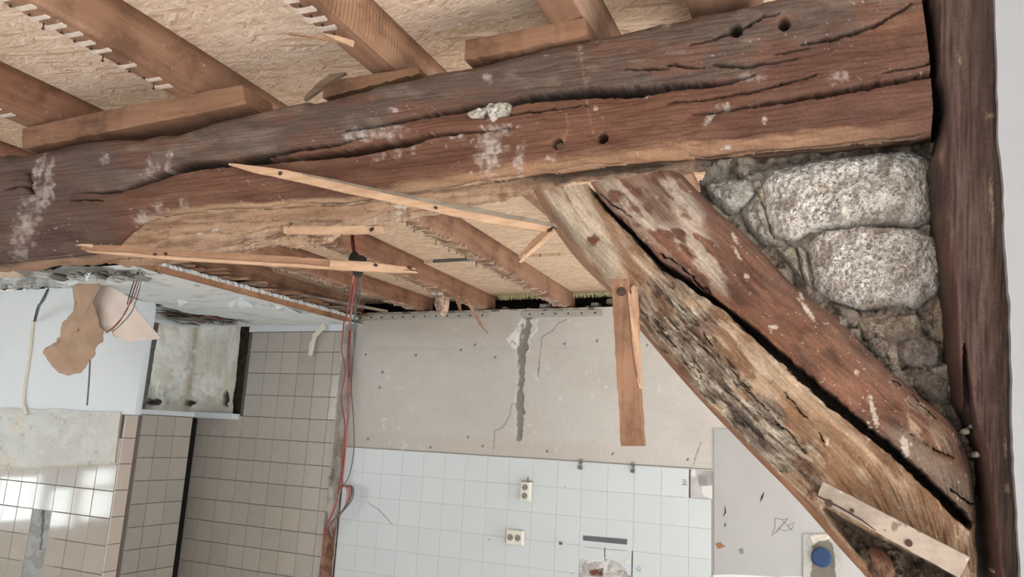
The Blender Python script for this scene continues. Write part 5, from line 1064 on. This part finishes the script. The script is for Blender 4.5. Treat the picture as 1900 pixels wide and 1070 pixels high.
for i, pts in enumerate(([(428, 553), (446, 553), (444, 560), (428, 572), (423, 562)], [(452, 556), (478, 562), (470, 570), (452, 568)], [(443, 550), (450, 550), (452, 566), (446, 572), (441, 564)], [(512, 566), (528, 571), (522, 578), (514, 574)], [(528, 569), (562, 579), (556, 582), (536, 577)], [(494, 563), (504, 567), (500, 570)], [(330, 556), (352, 560), (344, 570), (332, 568)], [(358, 528), (372, 530), (366, 533)], [(254, 520), (268, 524), (262, 545), (254, 542)], [(168, 503), (190, 515), (160, 522), (152, 512)], [(140, 515), (152, 519), (146, 524), (128, 530), (124, 524)])): flake(pts, i)
for i, (a, b_, c_, d_) in enumerate(((290, 580, 338, 586), (310, 588, 392, 596), (330, 580, 372, 590), (300, 575, 345, 580), (276, 572, 300, 580), (352, 588, 400, 593), (345, 600, 372, 604), (395, 592, 440, 597))):
    y_ = 3.5 + i * .05; pa = atY(np.array(float(a)), np.array(float(b_)), y_); pb = atY(np.array(float(c_)), np.array(float(d_)), y_ + .05); m = MB(); m.tube([pa, (pa + pb) / 2 + [0, 0, .006], pb], [.003, .009, .002], 4); m.build('splinter', M['lath_grey' if i % 2 else 'bark'], oc)
m = MB(); m.tube([atY(np.array(float(a)), np.array(float(b_)), 3.6) for a, b_ in ((374, 548), (380, 562), (377, 578))], [.004, .007, .004], 5); m.build('dangling_tie', M['lath_dark'], oc)
m = MB(); m.tube([atY(np.array(float(a)), np.array(float(b_)), 3.95) for a, b_ in ((372, 588), (384, 585), (402, 590), (420, 592))], [.006, .012, .010, .004], 6); m.build('red_pipe_piece', M['red'], oc)

# ------------------------------------------------------------------ loose and hanging things
rq = random.Random(5)
for k in range(22):                                        # crumbs of torn plaster along the near edge of the old ceiling
    cx = 108 + k * 8.2 + rq.uniform(-5, 5); cy = 507 + rq.uniform(-9, 12) - max(0, cx - 230) * .05; r = rq.uniform(5, 13); a0_ = rq.uniform(0, 3)
    pts = [(cx + r * rq.uniform(.6, 1.3) * math.cos(a0_ + t), cy + r * .62 * rq.uniform(.6, 1.2) * math.sin(a0_ + t)) for t in np.linspace(0, 2 * math.pi, 8, endpoint=False)]
    stone('plaster_crumb', pts, 2.47, .03, *(((196, 200, 200), (220, 226, 228)), ((150, 148, 144), (186, 188, 186)), ((112, 106, 100), (150, 146, 140)))[k % 3 if k % 5 else 2], M['stone'], oc, 700 + k * 3, .006, 8, 26, 2.5)
for k in range(9):
    x = 190 + k * 12; y = 496 + rq.uniform(-3, 10); m = MB(); dx = rq.uniform(-14, 16); dyy = rq.uniform(3, 16)
    m.tube([atY(np.array(x), np.array(y), 2.46), atY(np.array(x + dx * .5), np.array(y + dyy * .6), 2.45), atY(np.array(x + dx), np.array(y + dyy), 2.46)], [.004, .006, .001], 4); m.build('splinter', M['lath_grey' if k % 2 else 'bark'], oc)
def shimbox(name, pts, y, depth, mat, label, seed=1):
    """front outline (top-left, top-right, bottom-right, bottom-left) in px at distance y"""
    p = atY(np.array([q[0] for q in pts], float), np.array([q[1] for q in pts], float), y); n = 24; V = []
    r = random.Random(seed)
    for k in range(n + 1):
        t = k / n; a = p[0] * (1 - t) + p[1] * t; b_ = p[3] * (1 - t) + p[2] * t; j = r.uniform(-.0015, .0015); a = a.copy(); a[2] = min(a[2], ZJ - .0005)
        V += [(b_[0], b_[1] + j, b_[2] + r.uniform(-.002, .002)), (a[0], a[1] + j, a[2]), (a[0], a[1] + depth, a[2]), (b_[0], b_[1] + depth, b_[2])]
    F = [(0, 1, 2, 3), tuple(4 * n + q for q in (3, 2, 1, 0))]
    for k in range(n):
        for q in range(4): F.append((4 * k + q, 4 * k + 4 + q, 4 * k + 4 + (q + 1) % 4, 4 * k + (q + 1) % 4))
    o = mesh_np(name, V, F, mat); tag(o, label, 'shim', 'wooden shims between beam and joists'); return o
shimbox('wooden_shim', [(42, 238), (450, 150), (456, 193), (42, 276)], 1.222, .10, M['shim'], 'long wooden shim on the left end of the beam', 1)
shimbox('wooden_shim', [(598, 152), (775, 124), (779, 136), (598, 182)], 1.262, .06, M['shim'], 'thin reddish shim in the middle, behind the bark splinter', 2)
shimbox('wooden_shim', [(864, 71), (1087, 17), (1089, 66), (862, 112)], 1.212, .11, M['shim'], 'short thick orange shim with a black burn mark, right of centre', 3)
m = MB(); pts = [(566, 184), (590, 165), (612, 148), (641, 136)]; q = [atY(np.array(float(a)), np.array(float(b_)), 1.215 + .01 * i) for i, (a, b_) in enumerate(pts)]
wds = [.006, .013, .012, .002]; V = []
for v, w_ in zip(q, wds): V += [(v[0], v[1] - .003, v[2] - w_ * .6), (v[0], v[1] - .003, v[2] + w_), (v[0], v[1] + .006, v[2] + w_), (v[0], v[1] + .006, v[2] - w_ * .6)]
FS = [(0, 1, 2, 3), (15, 14, 13, 12)]
for k in range(3):
    for r in range(4): FS.append((4 * k + r, 4 * k + 4 + r, 4 * k + 4 + (r + 1) % 4, 4 * k + (r + 1) % 4))
tag(mesh_np('bark_splinter', V, FS, M['bark']), 'curved grey-brown bark splinter rising from the top of the beam', 'splinter')

def stick(name, line, half, y, th, mat, label, cat='lath', parent=None, tilt=0.0, group=None, jag=0, seed=0, n=40):
    """split lath: px centre line and px half widths, distances y per point"""
    r = random.Random(seed); ln = catmull(line, n) if len(line) > 2 else np.linspace(line[0], line[1], n)
    t = np.linspace(0, 1, n); d0 = np.r_[0, np.cumsum(np.hypot(*np.diff(np.array(line, float), axis=0).T))]; d0 /= d0[-1]
    hw = np.interp(t, d0, half); yy = np.interp(t, d0, y); dr = np.gradient(ln, axis=0); dr /= np.linalg.norm(dr, axis=1)[:, None]; nm = np.stack([-dr[:, 1], dr[:, 0]], 1)
    j1 = (fbm(t * 30, t * 0, seed, 3) - .5) * 2.2; j2 = (fbm(t * 30, t * 0, seed + 9, 3) - .5) * 2.2
    A = ln - nm * (hw + j1)[:, None]; B = ln + nm * (hw + j2)[:, None]
    a = atY(A[:, 0], A[:, 1], yy); b_ = atY(B[:, 0], B[:, 1], yy + tilt)
    V = np.stack([a, b_, b_ + [0, th, 0], a + [0, th, 0]], 1).reshape(-1, 3)
    F = [(0, 1, 2, 3)[::-1], tuple(4 * (n - 1) + q for q in (0, 1, 2, 3))]
    for k in range(n - 1):
        for q in range(4): F.append((4 * k + q, 4 * k + (q + 1) % 4, 4 * k + 4 + (q + 1) % 4, 4 * k + 4 + q))
    o = mesh_np(name, V, F, mat, parent)
    if parent is None: tag(o, label, cat, group)
    return o
G = 'broken laths hanging about the beam'
e = empty('broken_lath', tuple(atY(np.array(1020.), np.array(420.), 1.22)), 'long pointed pale lath slanting across the beam to the head of the brace', 'lath', G)
stick('lath_body', [(424, 304), (470, 313), (540, 326), (640, 347), (760, 372), (870, 396), (960, 413), (1022, 424)], [2, 6, 8.5, 9.5, 10, 9.5, 8.5, 7], [1.185, 1.185, 1.186, 1.188, 1.19, 1.195, 1.20, 1.205], .007, M['lath'], '', parent=e, seed=3)
stick('weathered_edge', [(560, 322), (700, 352), (860, 385), (960, 404), (1028, 417)], [1, 2.5, 4.5, 4, 3], [1.184, 1.187, 1.192, 1.198, 1.204], .014, M['lath_grey'], '', parent=e, seed=4)
m = MB(); p = atY(np.array(810.), np.array(386.), 1.193); m.tube([p, p + [0, -.006, 0]], .003, 6); m.build('nail', M['nail'], e)
m = MB(); p = atY(np.array(521.), np.array(322.), 1.187); m.tube([p, p + [0, -.003, 0]], .005, 6); m.build('knot', M['nail'], e)
e = empty('broken_lath', tuple(atY(np.array(1018.), np.array(430.), 1.22)), 'short snapped brown lath dangling from the end of the long pointed one', 'lath', G)
stick('lath_body', [(1016, 428), (990, 452), (964, 478)], [6, 7, 4], [1.205, 1.215, 1.225], .008, M['lath_dark'], '', parent=e, seed=5)
stick('splinter', [(1028, 425), (1000, 453), (968, 480)], [2.5, 2.8, 1.2], [1.20, 1.208, 1.215], .006, M['lath'], '', parent=e, seed=6)
stick('splinter', [(974, 472), (969, 482), (963, 486)], [3, 2, .6], [1.212, 1.212, 1.212], .004, M['lath'], '', parent=e, seed=7)
m = MB(); p = atY(np.array(1022.), np.array(427.), 1.20); m.tube([p + [0, .02, .01], p + [0, -.012, -.004]], .0035, 6); m.build('nail', M['nail'], e)
e = empty('broken_lath', tuple(atY(np.array(640.), np.array(487.), 1.2)), 'longest lath, frayed at its left end, in front of the black cable junction', 'lath', G)
stick('lath_body', [(150, 459), (200, 461), (300, 468), (430, 478), (560, 486), (690, 494), (765, 500)], [4, 7, 8, 8.5, 8.5, 8, 2], [1.192, 1.195, 1.20, 1.21, 1.22, 1.235, 1.245], .008, M['lath_dark'], '', parent=e, seed=8)
stick('lower_edge', [(160, 466), (220, 470), (330, 479), (430, 485), (560, 493), (690, 501), (770, 504)], [1, 2.2, 2.6, 2.6, 2.6, 2.4, .8], [1.190, 1.193, 1.199, 1.207, 1.217, 1.232, 1.242], .010, M['lath'], '', parent=e, seed=9)
stick('split_face', [(612, 489), (690, 493), (740, 497), (768, 498)], [6.5, 6.5, 4, .8], [1.222, 1.231, 1.237, 1.241], .006, M['lath'], '', parent=e, seed=10)
stick('fray', [(172, 456), (150, 454), (140, 455)], [3, 1.5, .5], [1.192, 1.191, 1.190], .004, M['lath'], '', parent=e, seed=11)
for a, b_ in ((699, 494), (761, 498), (290, 474), (310, 473)):
    m = MB(); p = atY(np.array(float(a)), np.array(float(b_)), 1.19 + (a - 150) * .00008); m.tube([p + [0, .012, 0], p + [0, -.007, .002]], .0034, 6); m.build('nail', M['nail'], e)
e = empty('broken_lath', tuple(atY(np.array(620.), np.array(426.), 1.3)), 'short bright lath lying level against the torn underside of the beam', 'lath', G)
stick('lath_body', [(526, 426), (560, 426), (640, 426), (706, 425)], [6.5, 7, 6.5, 6], [1.27, 1.27, 1.272, 1.275], .012, M['lath'], '', parent=e, seed=12)
stick('tip', [(533, 420), (539, 412)], [3, 1.5], [1.268, 1.268], .006, M['bark'], '', parent=e, seed=13)
m = MB(); p = atY(np.array(690.), np.array(425.), 1.272); m.tube([p + [0, .01, .006], p + [0, -.004, -.003]], .004, 6); m.build('nail', M['nail'], e)
e = empty('lath_splinter', tuple(atY(np.array(620.), np.array(68.), 1.05)), 'pale splinter sticking out under the saw-marked joist', 'splinter')
stick('splinter_body', [(600, 62), (625, 70), (652, 79)], [1, 4, 5], [1.06, 1.065, 1.07], .008, M['lath'], '', parent=e, seed=14)
stick('splinter', [(535, 63), (580, 68), (630, 76)], [.6, 1.6, 3], [1.05, 1.06, 1.07], .005, M['lath_dark'], '', parent=e, seed=15)

e = empty('hanging_batten', tuple(atY(np.array(1165.), np.array(828.), 1.19)), 'upright split batten nailed to the brace and hanging below it', 'batten')
def board(name, quad, y, th, mat, parent, seed=0, n=30):
    """quad: top-left, top-right, bottom-right, bottom-left px"""
    q = np.array(quad, float); t = np.linspace(0, 1, n)[:, None]; Lx = q[0] * (1 - t) + q[3] * t; Rx = q[1] * (1 - t) + q[2] * t; tt_ = np.linspace(0, 1, n)
    Lx[:, 0] += (fbm(tt_ * 20, tt_ * 0, seed, 3) - .5) * 3; Rx[:, 0] += (fbm(tt_ * 20, tt_ * 0, seed + 5, 3) - .5) * 3
    a = atY(Lx[:, 0], Lx[:, 1], y); b_ = atY(Rx[:, 0], Rx[:, 1], y)
    V = np.stack([a, b_, b_ + [0, th, 0], a + [0, th, 0]], 1).reshape(-1, 3); F = [(0, 1, 2, 3), tuple(4 * (n - 1) + k for k in (3, 2, 1, 0))]
    for k in range(n - 1):
        for r in range(4): F.append((4 * k + r, 4 * k + 4 + r, 4 * k + 4 + (r + 1) % 4, 4 * k + (r + 1) % 4))
    return mesh_np(name, V, F, mat, parent)
board('batten_body', [(1134, 517), (1167, 517), (1190, 827), (1152, 827)], 1.18, .030, M['stub'], e, 1)
board('split_face', [(1164, 540), (1170, 545), (1184, 700), (1174, 640)], 1.177, .028, M['stub_split'], e, 2)
board('split_sliver', [(1171, 534), (1178, 528), (1186, 720), (1180, 700)], 1.183, .02, M['stub_split'], e, 3)
m = MB(); p = atY(np.array(1153.), np.array(541.), 1.18); m.tube([p, p + [0, -.003, 0], p + [0, -.004, 0]], [.0075, .0075, .005], 10); m.build('nail', M['nail'], e)
e = empty('pale_batten', tuple(atY(np.array(1650.), np.array(980.), 1.16)), 'pale grey batten with rusty nails nailed across the foot of the brace', 'batten')
board('batten_body', [(1513, 924), (1527, 893), (1800, 1034), (1780, 1072)], 1.185, .028, M['batten_pale'], e, 4)
for a, b_, r in ((1538, 933, .0055), (1581, 947, .003), (1686, 1007, .0048)):
    m = MB(); p = atY(np.array(float(a)), np.array(float(b_)), 1.185); m.tube([p, p + [0, -.002, 0]], r, 10); m.build('nail', M['nail'], e)
m = MB(); m.tube([atY(np.array(float(a)), np.array(float(b_)), 1.1845) for a, b_ in ((1516, 919), (1560, 942), (1600, 965), (1625, 984))], [.001, .0014, .0012, .0006], 4); m.build('drying_crack', M['nail'], e)
stone('chewed_end', [(1494, 918), (1508, 906), (1518, 912), (1516, 930), (1500, 930)], 1.20, .02, (196, 150, 116), (150, 104, 78), M['stone'], e, 601, .004, 10, 30)

o = stone('plaster_lump', [(866, 213), (880, 206), (897, 205), (908, 202), (912, 194), (921, 194), (924, 201), (938, 193), (948, 193), (952, 202), (948, 212), (938, 216), (926, 221), (919, 230), (914, 230), (916, 217), (906, 212), (898, 216), (900, 222), (888, 221), (876, 222)], 1.215, .022, (212, 206, 194), (188, 180, 168), M['stone'], None, 611, .005, 20, 110, 3)
tag(o, 'lump of white plaster stuck in the crack of the big beam', 'plaster')

def wire(pts, r, mat, parent, name='wire', n=40):
    P = catmull([tuple(atY(np.array(float(a)), np.array(float(b_)), y_)) for a, b_, y_ in pts], n); m = MB(); m.tube(P, r, 6); return m.build(name, M[mat], parent, True)
e = empty('cable_bundle', tuple(atY(np.array(260.), np.array(500.), 2.5)), 'three thin cables hanging from the old ceiling in front of the pink paper', 'cable')
wire([(259, 492, 2.50), (256, 512, 2.50), (246, 545, 2.5), (235, 575, 2.5), (215, 602, 2.5), (196, 618, 2.5)], .0028, 'maroon', e); wire([(262, 492, 2.5), (258, 520, 2.5), (248, 552, 2.5), (237, 570, 2.5), (219, 600, 2.5), (200, 616, 2.5)], .0026, 'red', e)
wire([(265, 492, 2.5), (262, 520, 2.5), (254, 552, 2.5), (246, 575, 2.5), (226, 600, 2.5), (208, 616, 2.5)], .0026, 'greyw', e); wire([(257, 500, 2.5), (246, 530, 2.5), (238, 556, 2.5), (236, 565, 2.5)], .0024, 'blackp', e)
e = empty('junction_cable', tuple(atY(np.array(660.), np.array(490.), 2.6)), 'black cable junction with red and grey wires hanging down the wall scar', 'cable')
for (a, b_, c_) in ((654, 659, 'maroon'), (657, 662, 'blackp'), (660, 665, 'red')): wire([(a - 2, 432, 2.60), (a - 1, 450, 2.60), (b_ - 3, 470, 2.60)], .0045, c_, e, n=14)
m = MB(); V = []
for (a, b_, hw) in ((660, 466, 5), (660, 474, 11), (661, 484, 14), (662, 492, 15), (663, 505, 10), (664, 512, 5)):
    p = atY(np.array(float(a)), np.array(float(b_)), 2.6); s = hw / F * 2.6; m.v += [(p[0] - s, p[1] - s * .7, p[2]), (p[0] + s, p[1] - s * .7, p[2] - .006), (p[0] + s, p[1] + s * .7, p[2] - .006), (p[0] - s, p[1] + s * .7, p[2])]
m.f = [(0, 1, 2, 3)[::-1], (20, 21, 22, 23)] + [(4 * k + r, 4 * k + (r + 1) % 4, 4 * k + 4 + (r + 1) % 4, 4 * k + 4 + r) for k in range(5) for r in range(4)]
m.f = [f[::-1] for f in m.f]; jb = m.build('junction_box', M['blackp'], e)
m = MB(); p = atY(np.array(673.), np.array(486.), 2.58); m.tube([p + [-.01, 0, .014], p + [.004, -.01, .004], p + [.012, -.01, -.012]], [.018, .02, .014], 8); m.build('plug_cap', M['blackp'], jb)
low = 4.09
wire([(657, 510, 2.6), (650, 552, 2.9), (643, 585, 3.5), (636, 620, 4.0), (634, 650, low), (641, 690, low), (633, 735, low), (640, 790, low), (634, 850, low), (636, 900, low)], .0042, 'red', e, n=70)
wire([(660, 510, 2.6), (655, 555, 2.9), (651, 590, 3.5), (649, 640, low), (646, 700, low), (646, 760, low), (639, 830, low), (630, 900, low), (622, 940, low), (603, 985, low), (599, 1030, low)], .0042, 'red', e, n=70)
wire([(656, 512, 2.6), (653, 560, 3.0), (650, 600, 3.6), (647, 650, low), (650, 720, low), (644, 780, low), (641, 840, low), (632, 905, low), (618, 945, low), (606, 975, low)], .004, 'pinkw', e, n=70)
wire([(664, 512, 2.6), (660, 560, 3.0), (657, 600, 3.6), (656, 650, low), (652, 720, low), (656, 780, low), (656, 840, low), (644, 890, low), (638, 900, low)], .0035, 'greyw', e, n=70)
wire([(667, 512, 2.6), (668, 540, 2.8), (660, 580, 3.4), (657, 640, low), (650, 700, low), (650, 735, low)], .0032, 'greyw', e, n=50)
wire([(652, 560, 3.1), (648, 620, 3.9), (646, 665, low), (648, 700, low)], .0036, 'maroon', e, n=40)
for k, (a, b_, col) in enumerate(((650, 918, 'red'), (646, 925, 'red'), (652, 908, 'greyw'), (642, 930, 'pinkw'), (655, 915, 'greyw'))):
    wire([(628 + k, 905, low - .02), (636 + k, 901, low - .03), (a, 904, low - .03), (a + 1, b_, low - .03), (636 - k, 945 + k * 2, low - .03), (622 - k * 3, 962 + k * 4, low - .02), (606 + k * 3, 985 + k * 3, low)], .0042, col, e, n=50)

def sheet(name, outline, y, mat, label, cat, lean=.0, bend=.03, seed=0, holes=()):
    o = np.array(outline, float); c0 = o.mean(0); na = 90; oc_ = np.vstack([o, o[:1]]); d = np.r_[0, np.cumsum(np.hypot(*np.diff(oc_, axis=0).T))]; t = np.linspace(0, d[-1], na, endpoint=False)
    ox = np.interp(t, d, oc_[:, 0]) + (fbm(t / 7, t * 0, seed, 4) - .5) * 6; oy = np.interp(t, d, oc_[:, 1]) + (fbm(t / 7, t * 0, seed + 4, 4) - .5) * 6
    R_ = 16; r = np.linspace(.02, 1, R_)[:, None]; X = c0[0] + (ox - c0[0]) * r; Y = c0[1] + (oy - c0[1]) * r
    yy = y + lean * (Y - c0[1]) / 100 + bend * (fbm(X / 45, Y / 60, seed + 8, 3) - .5) * 2
    P = atY(X, Y, 1.0) - [0, 0, CZ]; P = P * yy[..., None] + [0, 0, CZ]
    V = np.concatenate([P.reshape(-1, 3), P.reshape(-1, 3) + [0, .0025, 0]], 0); F = []; nn = R_ * na
    for i in range(R_ - 1):
        for k in range(na):
            a, b_, c_, d_ = i * na + k, (i + 1) * na + k, (i + 1) * na + (k + 1) % na, i * na + (k + 1) % na; F.append((a, b_, c_, d_)[::-1]); F.append((a + nn, b_ + nn, c_ + nn, d_ + nn))
    F.append(tuple(range(na))); F.append(tuple(nn + k for k in range(na))[::-1])
    for k in range(na): a = (R_ - 1) * na + k; b_ = (R_ - 1) * na + (k + 1) % na; F.append((a, a + nn, b_ + nn, b_)[::-1])
    ob = mesh_np(name, V, F, mat, None, True); tag(ob, label, cat); return ob
sheet('torn_cardboard', [(134, 532), (150, 524), (180, 522), (186, 528), (178, 545), (170, 556), (178, 575), (184, 606), (192, 612), (190, 632), (176, 648), (178, 655), (166, 668), (150, 690), (124, 696), (104, 688), (92, 672), (79, 656), (82, 646), (98, 644), (112, 622), (114, 600), (134, 578), (140, 556)], 2.66, M['card'], 'torn brown cardboard sheet hanging from the old ceiling', 'cardboard', -.01, .035, 21)
sheet('pink_paper', [(180, 528), (204, 526), (240, 552), (262, 584), (286, 612), (299, 626), (284, 630), (262, 630), (240, 634), (226, 628), (210, 624), (206, 614), (194, 616), (186, 606), (178, 576), (168, 562)], 2.72, M['paper'], 'pale pink paper sheet hanging behind the three thin cables', 'paper', -.01, .022, 25)
sheet('masking_tape', [(600, 598), (606, 608), (592, 618), (584, 634), (579, 662), (571, 658), (575, 634), (580, 618), (590, 606)], 4.09, M['tape'], 'peeling strip of masking tape dangling over the taupe tiles', 'tape', 0, .006, 27)
e = empty('crumpled_film', tuple(atY(np.array(817.), np.array(550.), 3.6)), 'crumpled brown paper scrap dangling under a far joist', 'paper')
o = stone('paper_body', [(806, 560), (810, 548), (822, 546), (830, 556), (827, 575), (820, 586), (814, 584), (808, 572)], 3.6, .03, (206, 176, 156), (176, 142, 122), M['plaster'], e, 621, .012, 14, 40, 2)
stone('paper_knot', [(794, 540), (806, 536), (820, 542), (816, 548), (802, 546)], 3.58, .02, (216, 208, 198), (170, 156, 144), M['plaster'], e, 625, .012, 8, 26, 2)
stick('twisted_twig', [(842, 545), (850, 560), (853, 574)], [2, 4, 1.5], [3.6, 3.6, 3.6], .01, M['lath_dark'], 'twisted brown lath end hanging right of the crumpled paper', 'lath', seed=31, n=12)
stick('twisted_twig', [(868, 562), (880, 580), (890, 600), (905, 618)], [2.5, 3, 2, 1], [3.7, 3.8, 3.9, 4.05], .008, M['lath_dark'], 'thin twig-like lath dropping in front of the plaster wall', 'lath', seed=32, n=16)
# conduit and cables on the white pier
e = empty('wall_conduit', tuple(atY(np.array(55.), np.array(680.), YC)), 'thin cream conduit with a loose cable on the white pier, far left', 'conduit')
wire([(62, 595, YC - .01), (55, 660, YC - .01), (46, 720, YC - .01), (44, 745, YC - .012), (50, 768, YC - .02)], .011, 'tape', e, 'conduit_tube')
wire([(90, 536, 2.75), (84, 552, 2.85), (72, 572, 3.05), (66, 595, 3.17)], .005, 'greyw', e, 'loose_cable', 20); wire([(88, 537, 2.75), (76, 560, 2.9), (68, 575, 3.1), (63, 596, 3.17)], .004, 'blackp', e, 'loose_cable', 20)
e = empty('hanging_cable', tuple(atY(np.array(165.), np.array(700.), YC - .03)), 'short dark cable hanging straight down below the torn cardboard', 'cable')
wire([(165, 537, 2.80), (167, 585, 2.95), (168, 640, 3.0), (166.5, 680, 3.0), (164.5, 715, 3.0), (161.5, 752, 3.0)], .0045, 'greyw', e)
